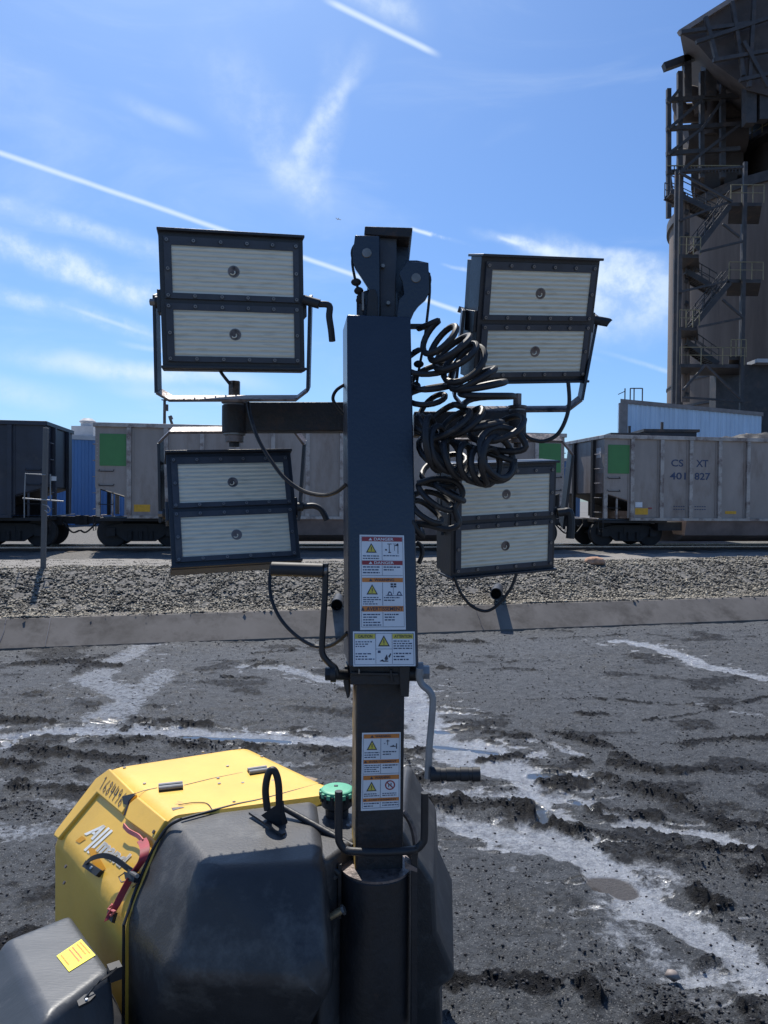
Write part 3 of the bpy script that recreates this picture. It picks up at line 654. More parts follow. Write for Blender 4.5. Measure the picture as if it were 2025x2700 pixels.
# orange stone on the bank
def boulder():
    c = at(1568, 1516, 12.2); c.z = float(ballast_z(np.array(c.x), np.array(c.y))) + .05
    bm = bmesh.new(); bmesh.ops.create_icosphere(bm, subdivisions=3, radius=.145)
    for v in bm.verts:
        f = .7 + .5 * float(fbm(np.array(v.co.x * 6 + 9), np.array(v.co.y * 6 + v.co.z * 5), 3, 5)); v.co = Vector((v.co.x * 1.25 * f, v.co.y * f, max(-.05, v.co.z * .62 * f)))
    me = bpy.data.meshes.new('boulder'); bm.to_mesh(me); bm.free(); me.materials.append(M['sand'])
    o = bpy.data.objects.new('boulder', me); COL.objects.link(o); o.location = c
    tag(o, 'rough orange brown stone lying on the grey gravel bank', 'boulder')
boulder()

# drain pipes poking out of the bank over the kerb
def drain(px, py, label):
    Y0 = at(px, py, 10).x; c = None
    s = ((at(px, py, 9.5)) - KA).dot(KD); foot = KA + KD * s; Yp = foot.y + .12
    c = at(px, py, Yp); d = (c - CPOS); d.z = 0; d.normalize(); d = (d + Vector((.03, 0, -.04))).normalized(); r = .078
    root = empty('drain_pipe', c); mb = MB(); n = 24
    vs = []
    for (t, rr) in ((0, r), (.9, r), (.9, r * .86), (.0, r * .86)):
        x = d.cross(Vector((0, 0, 1))).normalized(); y = x.cross(d)
        vs += [d * t + (x * math.cos(6.2832 * j / n) + y * math.sin(6.2832 * j / n)) * rr for j in range(n)]
    fs = [(k * n + j, k * n + (j + 1) % n, ((k + 1) % 4) * n + (j + 1) % n, ((k + 1) % 4) * n + j) for k in (0, 2, 3) for j in range(n)]
    mb.add(vs, fs, M['black']); p = mb.build('pipe_wall', root)
    mb = MB(); mb.cyl(d * .25, d * .27, r * .86, M['rubber'], 20); mb.build('dark_bore', root)  # black disc standing in for the shade inside the open pipe
    tag(root, label, 'drain pipe', 'black drain pipes over the kerb')
drain(1308, 1566, 'open black drain pipe end over the kerb, right of the navy mast cover')
drain(888, 1596, 'open black drain pipe end over the kerb just left of the navy mast cover')

# ------------------------------------------------------------------ left post
def gate_post():
    Y = 10.5; base = at(113, 1505, Y); top = at(121, 1128, Y); root = empty('signal_post', (base.x, base.y, 0))
    mb = MB(); mb.bar((base.x, Y, .4), (top.x, Y, top.z), .062, M['polewood']); o = mb.build('post', None, bevel=.008); adopt(o, root)
    mb = MB()
    q = [at(64, 1320, Y - .07), at(67, 1249, Y - .07), at(120, 1252, Y - .07)]; mb.tube(q, .009, M['galv'], 8)
    mb.tube([at(60, 1314, Y - .07), at(168, 1322, Y - .07)], .010, M['galv'], 8); mb.tube([at(64, 1320, Y - .07), at(64, 1365, Y - .07)], .007, M['galv'], 8)
    mb.tube([at(133, 1250, Y - .07), at(133, 1322, Y - .07)], .009, M['galv'], 8)
    o = mb.build('pipe_frame'); adopt(o, root)
    mb = MB(); mb.tube(spline([at(112, 1330, Y - .08), at(125, 1335, Y - .08), at(132, 1345, Y - .08), at(126, 1352, Y - .08), at(118, 1345, Y - .08)], 5), .008, M['galv'], 6)
    o = mb.build('hook'); adopt(o, root); mb = MB(); mb.box(at(142, 1262, Y - .05), (.06, .03, .06), M['lightgrey']); o = mb.build('small_sign'); adopt(o, root)
    tag(root, 'tall grey post with a thin pipe frame on the gravel bank before the dark wagon', 'post')
gate_post()

# ------------------------------------------------------------------ railway
T0 = Vector((-8.83, 22.6, .14)); TANG = R(9.2); TD = Vector((math.cos(TANG), math.sin(TANG), 0)); TN = Vector((-TD.y, TD.x, 0))
def tw(s, w, z): return T0 + TD * s + TN * w + Vector((0, 0, z))
def track():
    root = empty('railway_track', T0, TANG)
    for w in (.83, 2.27):
        mb = MB(); mb.box((10, w, -.025), (110, .07, .05), M['rail']); mb.box((10, w, -.08), (110, .02, .07), M['railrust']); mb.box((10, w, -.125), (110, .13, .02), M['railrust'])
        mb.build('rail', root)
    mb = MB()
    for i in range(150): mb.box((-38 + i * .62, 1.55, -.20), (.23, 2.5, .14), M['sleeper'])
    sl = mb.build('sleepers', root); sl['kind'] = 'stuff'
    tag(root, 'straight railway track under the coal wagons', 'railway track')
track()

WL = 15.1
def make_bogie(parent, s):
    mb = MB()
    for w in (.62, 2.48):
        sg = -1 if w < 1 else 1
        poly = [(-1.15, .62), (-1.15, .40), (-.75, .40), (-.45, .18), (.45, .18), (.75, .40), (1.15, .40), (1.15, .62), (.6, .74), (-.6, .74)]
        mb.prism([(s + x, w, z) for x, z in poly], (0, .12 * -sg, 0), M['bogie'])
        for x in (-.32, 0, .32): mb.cyl((s + x - .0, w - .03, .24), (s + x, w - .03, .50), .07, M['bogie'], 8)
        for x in (-.9, .9): mb.box((s + x, w + sg * .02, .48), (.26, .14, .26), M['bogie'])
    mb.box((s, 1.55, .55), (.4, 1.9, .22), M['bogie'])
    b = mb.build('bogie', parent)
    for x in (-.9, .9):
        for w in (.83, 2.27):
            mb = MB(); sg = -1 if w < 1 else 1
            mb.tube([(s + x, w + sg * .065, .46), (s + x, w + sg * .05, .46), (s + x, w - sg * .05, .46), (s + x, w - sg * .07, .46)], [.40, .455, .46, .49], M['bogie'], 28)
            mb.cyl((s + x, w + sg * .11, .46), (s + x, w, .46), .09, M['bogie'], 12)
            mb.cyl((s + x, w, .46), (s + x, 1.55, .46), .08, M['bogie'], 10)
            mb.build('wheel', b)

def make_wagon(dark=False):
    root = empty('coal_wagon', tw(0, 0, 0), TANG)
    A, P_ = (M['wagdark'], M['wagdark']) if dark else (M['alu'], M['alupost'])
    for w, th in ((0, .02), (3.08, .02)):
        poly = [(0, 1.87), (1.0, 1.58), (1.0, 1.0), (WL - 1, 1.0), (WL - 1, 1.58), (WL, 1.87), (WL, 3.72), (0, 3.72)]
        mb = MB(); mb.prism([(x, w, z) for x, z in poly], (0, th, 0), A)
        if not dark:   # rivet rows
            for x in (.06, .95, WL - .06, WL - .95):
                for k in range(14): mb.box((x, w - .006 if w < 1 else w + .03, 2.0 + k * .12), (.03, .012, .03), P_)
        mb.build('side_sheet', root)
    for x in (0.0, WL - .02):
        mb = MB(); mb.box((x + .01, 1.55, 2.79), (.02, 3.04, 1.84), A); mb.build('end_sheet', root)
    for x0, x1 in ((.02, 1.9), (WL - .02, WL - 1.9)):
        mb = MB(); mb.prism([(x0, .03, 1.86), (x1, .03, 1.25), (x1, .03, 1.22), (x0, .03, 1.83)], (0, 3.04, 0), M['bogie']); mb.build('slope_sheet', root)
    mb = MB(); mb.box((WL / 2, -.035, 3.78), (WL + .1, .12, .13), P_); mb.box((WL / 2, 3.135, 3.78), (WL + .1, .12, .13), P_)
    for x in (.0, WL): mb.box((x, 1.55, 3.78), (.12, 3.24, .122), P_)
    mb.build('top_chord', root, bevel=.01)
    n = 12
    for w in (-.045, 3.145):
        for i in range(n + 1):
            x = 1.0 + (WL - 2) * i / n; mb = MB(); mb.box((x, w, 2.36), (.13, .09, 2.70), P_)
            for sx in (-.10, .10): mb.box((x + sx, w + (.036 if w < 0 else -.036), 2.36), (.08, .015, 2.68), A)
            mb.build('side_post', root)
    for w in (-.03, 3.13): mb = MB(); mb.box((WL / 2, w, .97), (WL - 1.9, .10, .09), P_); mb.build('side_sill', root)
    mb = MB()     # rounded belly between the bogies
    pr = []
    for k in range(9):
        a = math.pi * k / 8; pr.append((.03 + 1.52 * (1 - math.cos(a)), .93 - .80 * math.sin(a) ** .45))
    x0, x1 = 3.1, WL - 3.1
    mb.prism([(x0, w, z) for w, z in pr], (x1 - x0, 0, 0), M['tub'] if not dark else A)
    mb.build('belly', root)
    mb = MB(); mb.box((WL / 2, 1.55, .80), (WL + .3, .5, .28), M['bogie']); mb.box((1.2, 1.55, .88), (2.4, 2.9, .09), M['bogie']); mb.box((WL - 1.2, 1.55, .88), (2.4, 2.9, .09), M['bogie'])
    mb.box((2.6, 1.55, .72), (.9, 2.6, .30), M['bogie']); mb.box((WL - 2.6, 1.55, .72), (.9, 2.6, .30), M['bogie'])
    mb.build('underframe', root)
    for x, sg in ((0, -1), (WL, 1)):
        mb = MB(); mb.box((x + sg * .45, 1.55, .82), (.75, .22, .24), M['bogie']); mb.box((x + sg * .66, 1.50, .82), (.26, .34, .30), M['bogie'])
        mb.tube(spline([(x + sg * .2, 1.2, .75), (x + sg * .5, 1.1, .45), (x + sg * .7, 1.2, .5)], 5), .03, M['bogie'], 6)
        mb.tube([(x + sg * .12, .1, .98), (x + sg * .12, 3.0, .98)], .02, P_, 6)
        mb.build('coupler', root)
        for w in (.06, 3.04): mb = MB(); mb.box((x - sg * .08, w, 1.45), (.13, .10, .92), P_); mb.build('corner_post', root)
        mb = MB(); mb.box((x - sg * .5, .06, 1.35), (.05, .06, .75), P_); mb.build('brace', root)
        for w in (.75, 2.35): mb = MB(); mb.box((x + sg * .06, w, 2.35), (.10, .16, 2.75), M['bogie'] if not dark else P_); mb.build('end_post', root)
        if not dark:
            mb = MB(); mb.box((x + sg * .006, .40, 2.2), (.012, .6, .7), M['alubrown']); mb.build('stained_plate', root)
            mb = MB(); mb.box((x + sg * .006, .42, 3.25), (.012, .35, .35), M['lightgrey']); mb.build('notice_plate', root)
        for z in (1.35, 1.92, 2.36): mb = MB(); mb.tube([(x - sg * .12, -.02, z + .05), (x - sg * .12, -.09, z), (x - sg * .55, -.09, z), (x - sg * .55, -.02, z + .05)], .013, M['bogie'], 6); mb.build('grab_iron', root)
        for z in (1.2, 1.7, 2.2, 2.7, 3.2): mb = MB(); mb.tube([(x + sg * .03, .12, z), (x + sg * .10, .12, z), (x + sg * .10, .52, z), (x + sg * .03, .52, z)], .013, P_, 6); mb.build('ladder_rung', root)
        mb = MB(); mb.tube([(x + sg * .04, -.05, 1.0), (x + sg * .04, -.05, .55), (x + sg * .04, .3, .55), (x + sg * .04, .3, 1.0)], .015, M['bogie'], 6); mb.build('step', root)
        if not dark:
            mb = MB(); mb.box((x - sg * .52, -.012, 3.02), (.78, .012, .98), M['patch']); mb.build('green_panel', root)
    make_bogie(root, 1.25); make_bogie(root, WL - 1.25)
    mb = MB(); mb.tube(spline([(.1, .7, .95), (1.5, .5, .9), (2.5, .5, .75)], 6), .025, M['galv'], 6)
    mb.cyl((3.4, .5, .95), (3.4, 1.2, .95), .16, M['bogie'], 12); mb.build('brake_gear', root)
    return root

def wag_sheet(root, mb, x0, z0, x1, z1, txt, m, hh=None):
    v, f, a0, a1, b0, b1 = text2d(txt)
    mb.add([(x0 + (x - a0) / (a1 - a0) * (x1 - x0), -.006, z1 + (y - b0) / (b1 - b0) * (z0 - z1)) for x, y in v], f, m)
def marks(root, number=True):
    mb = MB(); mb.box((1.0 + .36, -.006, 1.24), (.52, .012, .22), M['ochre']); mb.box((4.75, -.006, 1.22), (.42, .012, .10), M['ochre']); mb.box((8.0, -.006, 1.22), (.42, .012, .10), M['ochre']); mb.box((WL - 1.4, -.006, 1.24), (.45, .012, .2), M['ochre'])
    mb.build('reflector', root)
    if number:
        mb = MB(); mb.box((1.28, -.006, 1.47), (.26, .012, .17), M['white']); mb.build('white_notice', root)
        mb = MB()
        wag_sheet(root, mb, 2.46, 3.05, 2.92, 2.80, 'CS', M['navyink']); wag_sheet(root, mb, 3.40, 3.05, 3.86, 2.80, 'XT', M['navyink'])
        wag_sheet(root, mb, 2.42, 2.60, 3.02, 2.35, '401', M['navyink']); wag_sheet(root, mb, 3.35, 2.60, 3.95, 2.35, '827', M['navyink'])
        for k in range(2):
            for x in (2.6, 3.4): 
                for j in range(5): mb.box((x + j * .09, -.005, 1.42 - k * .10), (.06, .006, .03), M['navyink'])
        mb.build('wagon_number', root)
        mb = MB(); mb.box((1.7, -.006, 1.35), (.14, .01, .05), M['lred']); mb.build('small_notice', root)

grp = 'coal wagons standing in line on the track'
w_mid = make_wagon()
w_right = copy_tree(w_mid); w_right.location = tw(16.54, 0, 0)
w_right2 = copy_tree(w_mid); w_right2.location = tw(16.54 + 16.5, 0, 0)
marks(w_mid, False); marks(w_right); marks(w_right2, False)
w_dark = make_wagon(True); w_dark.location = tw(-1.43 - WL, 0, 0)
tag(w_mid, 'grey unlettered coal wagon behind the lamp mast, next to the dark wagon', 'railway wagon', grp)
tag(w_right, 'grey coal wagon lettered CSXT 401827 in blue behind the gravel bank', 'railway wagon', grp)
tag(w_right2, 'grey coal wagon coupled beyond the one lettered CSXT 401827', 'railway wagon', grp)
tag(w_dark, 'dark navy painted coal wagon behind the tall grey post', 'railway wagon', grp)
def coal_load():
    xs = np.linspace(4.0, 13, 60); ws = np.linspace(.1, 3.0, 24); A, B = np.meshgrid(xs, ws)
    Z = 3.6 + .62 * np.sin(np.clip((A - 4) / 9, 0, 1) * math.pi) ** .6 * np.sin((B - .1) / 2.9 * math.pi) ** .7 + (fbm(A * 4, B * 4, 3, 81) - .5) * .25
    o = grid_mesh('coal_load', A, B, Z, M['coal']); o.location = tw(16.54, 0, 0); o.rotation_euler = (0, 0, TANG)
    tag(o, 'heap of coal rising above the rim of the wagon lettered CSXT', 'coal heap')
coal_load()

# ------------------------------------------------------------------ buildings behind the train
def clad_wall(mb, a, b, z0, z1, m, pitch=.30, depth=.035):
    a = Vector(a); b = Vector(b); d = b - a; L_ = d.length; d.normalize(); n = Vector((d.y, -d.x, 0)); vs = []; x = 0; prof = []
    while x < L_:
        for (o, h) in ((0, 0), (.38, 0), (.5, 1), (.88, 1)): prof.append((min(L_, x + o * pitch), h * depth))
        x += pitch
    prof.append((L_, 0)); k = len(prof)
    for x, h in prof: vs.append(a + d * x + n * h + Vector((0, 0, z0 - a.z)))
    for x, h in prof: vs.append(a + d * x + n * h + Vector((0, 0, z1 - a.z)))
    mb.add(vs, [(i, i + 1, k + i + 1, k + i) for i in range(k - 1)], m)
def shed(name, a, b, depth, z1, m, trim, label, cat, pitch=.3, cap=.25, z0=-.1, corner=0):
    a = Vector((a[0], a[1], 0)); b = Vector((b[0], b[1], 0)); d = (b - a).normalized(); n = Vector((-d.y, d.x, 0)); root = empty(name, a)
    mb = MB(); c, e = (b + n * depth, a + n * depth) if not corner else (b + Vector((b.x / b.y * depth, depth, 0)), a + Vector((a.x / a.y * depth, depth, 0)) + d * .3)
    for p, q in ((a, b), (b, c), (c, e), (e, a)): clad_wall(mb, p, q, z0, z1, m, pitch, pitch * .12)
    o = mb.build('wall', None, smooth=0); adopt(o, root)
    mb = MB(); k = [a - n * .1, b + d * .1 - n * .1, c + d * .1 + n * .1, e + n * .1]
    mb.prism([p + Vector((0, 0, z1)) for p in k], (0, 0, cap), trim); o = mb.build('roof'); adopt(o, root)
    if corner:
        mb = MB(); mb.bar(a - n * .06 + Vector((0, 0, z0)) + d * corner / 2, a - n * .06 + Vector((0, 0, z1)) + d * corner / 2, corner, trim, .1, up=n); o = mb.build('corner_trim'); adopt(o, root)
    tag(root, label, cat); return root
pL = at(-400, 1160, 40); pR = at(1530, 1206, 66)
b1 = shed('blue_warehouse', (pL.x, pL.y), (pR.x, pR.y), 18, 5.25, M['blue'], M['lightgrey'], 'long blue corrugated warehouse seen in the gaps between the wagons', 'warehouse', pitch=.42)
p1 = at(1632, 1052, 37); p2 = at(2006, 1082, 42)
b2 = shed('corrugated_shed', (p1.x, p1.y), (p2.x, p2.y), 8, p1.z - .2, M['paleblue'], M['browntrim'], 'pale blue corrugated shed at the foot of the tall silo', 'shed', pitch=.34, cap=.2, corner=.5)
# roof frames on the shed
def roof_rail():
    mb = MB(); c = [at(1648, 1024, 38.5), at(1662, 1024, 38.5), at(1672, 1024, 38.5), at(1694, 1024, 38.5)]
    for p in c: mb.bar((p.x, p.y, p1.z - .1), p, .05, M['darksteel'])
    mb.bar(c[1], c[3], .05, M['darksteel']); mb.bar(c[0] - Vector((0, 0, .15)), at(1600 + 30, 1040, 38.5), .04, M['darksteel'])
    o = mb.build('roof_frame'); tag(o, 'small dark pipe frame standing on the roof of the pale shed', 'roof frame')
roof_rail()
def vent():
    root = empty('roof_vent', at(232, 1150, 46)); Yv = 48; mb = MB()
    a = at(205, 1140, Yv); b = at(262, 1140, Yv); mb.box(((a.x + b.x) / 2, Yv, 5.85), (b.x - a.x, 2, .75), M['lightgrey']); o = mb.build('plinth'); adopt(o, root)
    a = at(212, 1120, Yv); b = at(250, 1120, Yv); c = ((a.x + b.x) / 2, Yv, 6.2); r = (b.x - a.x) / 2
    mb = MB(); mb.tube([(c[0], c[1], 6.15), (c[0], c[1], 6.5), (c[0], c[1], 6.55), (c[0], c[1], 6.62), (c[0], c[1], 6.8)], [r * .9, r * .9, r * 1.08, r * 1.08, r * .6], M['lightgrey'], 20); o = mb.build('cowl'); adopt(o, root)
    tag(root, 'light grey round roof vent on the blue warehouse', 'roof vent')
vent()
def dark_stock():
    root = empty('flat_roof_hut', at(1700, 1140, 30.5)); Yd = 33
    for (x0, x1, yt) in ((1612, 1700, 1142), (1698, 1830, 1132)):
        a = at(x0, yt, Yd); b = at(x1, yt, Yd + .4); mb = MB(); mb.box(((a.x + b.x) / 2, Yd + 1.5, a.z - 2.4), (b.x - a.x - .1, 3, 4.6), M['wagdark']); o = mb.build('wall'); adopt(o, root)
        mb = MB(); mb.box(((a.x + b.x) / 2, Yd + 1.5, a.z - .05), (b.x - a.x + .1, 3.2, .12), M['darksteel']); mb.box((a.x + .8, Yd, a.z + .15), (.1, .1, .35), M['darksteel']); o = mb.build('roof'); adopt(o, root)
    tag(root, 'dark flat roofed hut showing above the wagon rim before the pale shed', 'hut')
dark_stock()
def utility_pole():
    Yp = 52; b = at(434, 1130, Yp); t = at(434, 1053, Yp); root = empty('utility_pole', (b.x, b.y, 0)); mb = MB()
    mb.tube([(b.x, Yp, -.1), (t.x, Yp, t.z)], [.15, .10], M['darksteel'], 8); o = mb.build('pole'); adopt(o, root)
    mb = MB(); c = at(438, 1076, Yp - .2); mb.cyl(c - Vector((0, 0, .2)), c + Vector((0, 0, .25)), .16, M['darksteel'], 12); mb.bar(at(426, 1054, Yp), at(440, 1056, Yp), .08, M['darksteel']); o = mb.build('transformer'); adopt(o, root)
    tag(root, 'thin utility pole with a small transformer rising behind the wagon', 'utility pole')
    mb = MB(); Yc = 60; mb.bar(at(460, 1135, Yc), at(448, 1102, Yc), .18, M['darksteel']); mb.bar(at(453, 1135, Yc), at(450, 1102, Yc), .1, M['darksteel']); mb.bar(at(446, 1103, Yc), at(454, 1100, Yc), .3, M['darksteel'])
    mb.bar(at(460, 1135, Yc), Vector((at(460, 1135, Yc).x, Yc, -.1)), .3, M['darksteel'])
    o = mb.build('lattice_mast'); tag(o, 'short leaning dark mast beside the thin utility pole', 'mast')
utility_pole()

# ------------------------------------------------------------------ silo plant
def silo_plant():
    Ys = 60; rad = 10.0; cx = .380 * Ys + rad * 1.07; top = at(1755, 572, Ys).z
    C = Vector((cx, Ys, 0)); root = empty('silo', C); mb = MB(); n = 96
    zs = [-.1, 3, 6, 9, 12, 15, 18, 21, top - .3]; mb.tube([C + Vector((0, 0, z)) for z in zs], rad, M['silo'], n); o = mb.build('shell'); adopt(o, root)
    for z, h, e in ((top - .3, .7, .22), (7.2, .12, .07), (9.2, .18, .12), (11.2, .12, .07)): mb = MB(); mb.tube([C + Vector((0, 0, z)), C + Vector((0, 0, z + h))], rad + e, M['darksteel'], n); o = mb.build('rim'); adopt(o, root)
    mb = MB(); Yp = Ys - rad * .9
    for px in (1803, 1812): mb.cyl(at(px, 1060, 49.5), at(px, 520, 49.5), .16, M['silo'], 10)
    for k in range(9): mb.cyl(at(1803, 560 + 60 * k, 49.5), at(1812, 563 + 60 * k, 49.5), .24, M['darksteel'], 8)
    o = mb.build('downpipe'); adopt(o, root)
    mb = MB()
    mb.tube([C + Vector((0, 0, top + .4)), C + Vector((0, 0, top + 2.4))], [rad * 1.0, rad * .55], M['hood'], n); o = mb.build('cone_roof'); adopt(o, root)
    mb = MB(); a = at(1880, 1080, 50.2); b = at(2120, 1080, 50.2)
    mb.box(((a.x + b.x) / 2, 50.3, 5.5), (b.x - a.x, 1.0, 11), M['darksteel']); mb.box(((a.x + b.x) / 2 + 1.8, 49.6, 11.1), (b.x - a.x - 1, 1.4, .25), M['lightgrey'])
    o = mb.build('base_annex'); adopt(o, root)
    tag(root, 'tall brown rust stained silo at the right edge', 'silo')
    # stair tower
    Yt = 47.0; st = empty('stair_tower', at(1790, 1060, Yt)); st.location.z = 0
    cols = [1779, 1791, 1960]; zt = at(1791, 452, Yt).z; zt2 = at(1960, 428, Yt).z
    for px, zz, w in ((1779, zt, .20), (1791, zt, .22), (1959, zt2, .22)):
        mb = MB(); p = at(px, 800, Yt); mb.box((p.x, Yt, zz / 2), (w, w, zz), M['darksteel']); o = mb.build('column'); adopt(o, st)
        if px != 1779: mb = MB(); mb.box((p.x + 1.45, Yt + 3.2, zz / 2), (w, w, zz), M['darksteel']); o = mb.build('column'); adopt(o, st)
    D3 = Vector((0, 3.2, 0))
    def landing(xa, xb, y):
        mb = MB(); a = at(xa, y, Yt); b = at(xb, y, Yt); b2_ = Vector((b.x, b.y, a.z)); mb.prism([a + Vector((0, .16, .1)), b2_ + Vector((0, .16, .1)), b2_ + Vector((1.35, 3.2, .1)), a + Vector((1.35, 3.2, .1))], (0, 0, -.22), M['darksteel']); o = mb.build('landing'); adopt(o, st)
        mb = MB()
        for t in np.linspace(0, 1, 4):
            p = a.lerp(b, t); mb.bar((p.x, Yt - .1, a.z), (p.x, Yt - .1, a.z + 1.1), .05, M['railyel'])
        mb.bar((a.x, Yt - .1, a.z + 1.1), (b.x, Yt - .1, a.z + 1.1), .05, M['railyel']); mb.bar((a.x, Yt - .1, a.z + .6), (b.x, Yt - .1, a.z + .6), .04, M['railyel']); o = mb.build('handrail'); adopt(o, st)
    def flight(xa, ya, xb, yb, near):
        y0 = Yt + (.2 if near else 1.9); a = at(xa, ya, Yt); b = at(xb, yb, Yt); a.y = b.y = y0; mb = MB()
        for w in (0, 1.1): mb.bar(a + Vector((0, w, 0)), b + Vector((0, w, 0)), .08, M['darksteel'], .34)
        for k in range(1, 16): p = a.lerp(b, k / 16); mb.box((p.x, y0 + .55, p.z - .02), (.30, 1.0, .05), M['darksteel'])
        for w in (0, 1.1):
            mb.bar(a + Vector((0, w, 1.0)), b + Vector((0, w, 1.0)), .05, M['darksteel'])
            mb.bar(a + Vector((0, w, .55)), b + Vector((0, w, .55)), .04, M['darksteel'])
            for k in range(5): p = a.lerp(b, k / 4); mb.bar(p + Vector((0, w, 0)), p + Vector((0, w, 1.0)), .05, M['darksteel'])
        o = mb.build('stair_flight'); adopt(o, st)
    for (xa, xb, y) in ((1790, 1845, 672), (1790, 1842, 864), (1925, 2012, 535), (1920, 2010, 738), (1790, 1960, 962), (1925, 1965, 942)): landing(xa, xb, y)
    flight(1840, 655, 1928, 540, True); flight(1842, 690, 1925, 738, False); flight(1832, 858, 1928, 742, True); flight(1845, 885, 1930, 945, False); flight(1800, 470, 1928, 532, False)
    bk = 0
    for (x0, y0, x1, y1) in ((1791, 582, 1930, 530), (1845, 664, 1960, 636), (1791, 770, 1915, 742), (1842, 862, 1960, 838), (1860, 962, 1960, 1058), (1860, 962, 1800, 1030), (1800, 1048, 1960, 1058), (1905, 790, 1960, 838), (1905, 590, 1950, 625), (1791, 455, 1930, 532), (1791, 452, 1960, 440)):
        bk += 1; mb = MB(); mb.bar(at(x0, y0, Yt - .22 - bk * .012), at(x1, y1, Yt - .22 - bk * .012), .13, M['darksteel']); o = mb.build('brace'); adopt(o, st)
    tag(st, 'dark steel zigzag stair tower standing against the brown silo', 'stair tower')
    # upper vessel and its ring platforms
    V0 = Vector((cx + 6.2, Ys - 1, 0)); r2 = 9.0; root = empty('furnace_vessel', (V0.x, V0.y, top)); mb = MB()
    xl = at(1945, 400, Ys).x; V0.x = xl + r2 * 1.04
    zb = top - 1; z1 = at(1945, 425, Ys).z; z2 = at(1945, 322, Ys).z; z3 = at(1945, 260, Ys).z
    mb.tube([V0 + Vector((0, 0, z)) for z in (zb, z1, z1 + .01, z2, z3, z3 + 5)], [r2 * 1.0, r2, r2 * .98, r2 * 1.0, r2 * .8, r2 * .6], M['hood'], 72); o = mb.build('shell'); adopt(o, root)
    for z in (z1, z2):
        mb = MB(); mb.tube([V0 + Vector((0, 0, z)), V0 + Vector((0, 0, z + .25))], r2 + 1.0, M['darksteel'], 72); o = mb.build('ring_platform'); adopt(o, root)
        mb = MB()
        for k in range(60):
            a = 6.2832 * k / 60; p = V0 + Vector(((r2 + .95) * math.cos(a), (r2 + .95) * math.sin(a), z + .25)); mb.bar(p, p + Vector((0, 0, 1.1)), .05, M['railyel'])
        for h in (.7, 1.3): mb.tube([V0 + Vector(((r2 + .95) * math.cos(6.2832 * k / 60), (r2 + .95) * math.sin(6.2832 * k / 60), z + h)) for k in range(61)], .035, M['railyel'], 6)
        o = mb.build('handrail'); adopt(o, root)
    tag(root, 'dark round vessel with yellow ring handrails above the silo', 'vessel')
    # pipework and frames left of the vessel
    fr = empty('pipe_gantry', at(1760, 450, 55)); mb = MB(); Yf = 54
    for px, w in ((1763, .30), (1792, .34), (1850, .30), (1905, .34)): mb.bar(at(px, 575 if px < 1780 else 470, Yf), at(px, 235 if px < 1780 else 190, Yf), w, M['darksteel'])
    for y in (265, 340, 405, 455): mb.bar(at(1757, y, Yf - .09), at(1950, y - 12, Yf - .09), .3, M['darksteel'])
    for (x0, y0, x1, y1) in ((1763, 340, 1850, 265), (1850, 340, 1905, 265), (1763, 405, 1850, 340), (1850, 405, 1950, 330), (1792, 455, 1850, 405), (1763, 270, 1792, 235)): bk += 1; mb.bar(at(x0, y0, Yf - .25 - .02 * bk), at(x1, y1, Yf - .25 - .02 * bk), .2, M['darksteel'])
    for px in (1763, 1792, 1850, 1905, 1950): mb.bar(at(px, 455, Yf), at(px, 455, Yf) + Vector((2.7, 6, 0)), .27, M['darksteel'])
    for px in range(1760, 1950, 9): mb.bar(at(px, 455, Yf - .3), at(px, 437, Yf - .3), .06, M['darksteel'])
    mb.bar(at(1760, 437, Yf - .3), at(1950, 437, Yf - .3), .07, M['railyel'])
    o = mb.build('frame'); adopt(o, fr)
    mb = MB()
    for (x0, y0, x1, y1, r) in ((1785, 300, 1950, 290, .7), (1800, 380, 1955, 372, 1.2), (1795, 425, 1900, 420, .9)):
        mb.cyl(at(x0, y0, Yf + 3), at(x1, y1, Yf + 3), r, M['hood'], 18)
    mb.tube(spline([at(1800, 300, Yf + 2), at(1790, 270, Yf + 2), at(1810, 245, Yf + 2), at(1840, 255, Yf + 2), at(1850, 300, Yf + 2)], 6), .5, M['hood'], 12)
    mb.tube(spline([at(1870, 360, Yf + 2), at(1875, 265, Yf + 2), at(1920, 235, Yf + 2), at(1960, 270, Yf + 2)], 6), .6, M['hood'], 12)
    o = mb.build('duct'); adopt(o, fr)
    mb = MB(); mb.bar(at(1750, 178, Yf), at(1880, 130, Yf), .5, M['darksteel']); mb.bar(at(1810, 150, Yf), at(1812, 260, Yf), .5, M['darksteel']); mb.bar(at(1870, 120, Yf), at(1868, 260, Yf), .8, M['darksteel']); o = mb.build('boom'); adopt(o, fr)
    mb = MB(); q0, q1, q2, q3 = at(1822, 500, Yf + 2.5), at(1822, 325, Yf + 2.5), at(1960, 310, Yf + 2.5), at(1960, 500, Yf + 2.5); mb.prism([q0, q1, q2, q3], (2, 4, 0), M['hood']); o = mb.build('bin'); adopt(o, fr)
    tag(fr, 'dark steel pipe gantry with fat ducts on top of the silo', 'pipe gantry')
    # head house with sloping underside
    hh = empty('head_house', at(1900, 100, 52)); Yh = 51
    poly = [(1792, 87), (1860, 42), (1930, -2), (2100, -110), (2150, -110), (2150, 330), (2050, 258), (1972, 238), (1950, 215), (1880, 165), (1835, 112)]
    mb = MB(); mb.prism([at(x, y, Yh) for x, y in poly], (4.9, 10, 1.5), M['hood']); o = mb.build('hopper', None); adopt(o, hh)
    mb = MB()
    for (x0, y0, x1, y1) in ((1795, 86, 1990, 60), (1930, 5, 1960, 200), (1860, 45, 1890, 160), (1990, -40, 1975, 230), (1835, 112, 2050, 40), (1880, 160, 2050, 130), (1950, 212, 2050, 190), (1960, 110, 2025, 230)):
        bk += 1; mb.bar(at(x0, y0, Yh - .13 - .03 * bk), at(x1, y1, Yh - .13 - .03 * bk), .24, M['darksteel'])
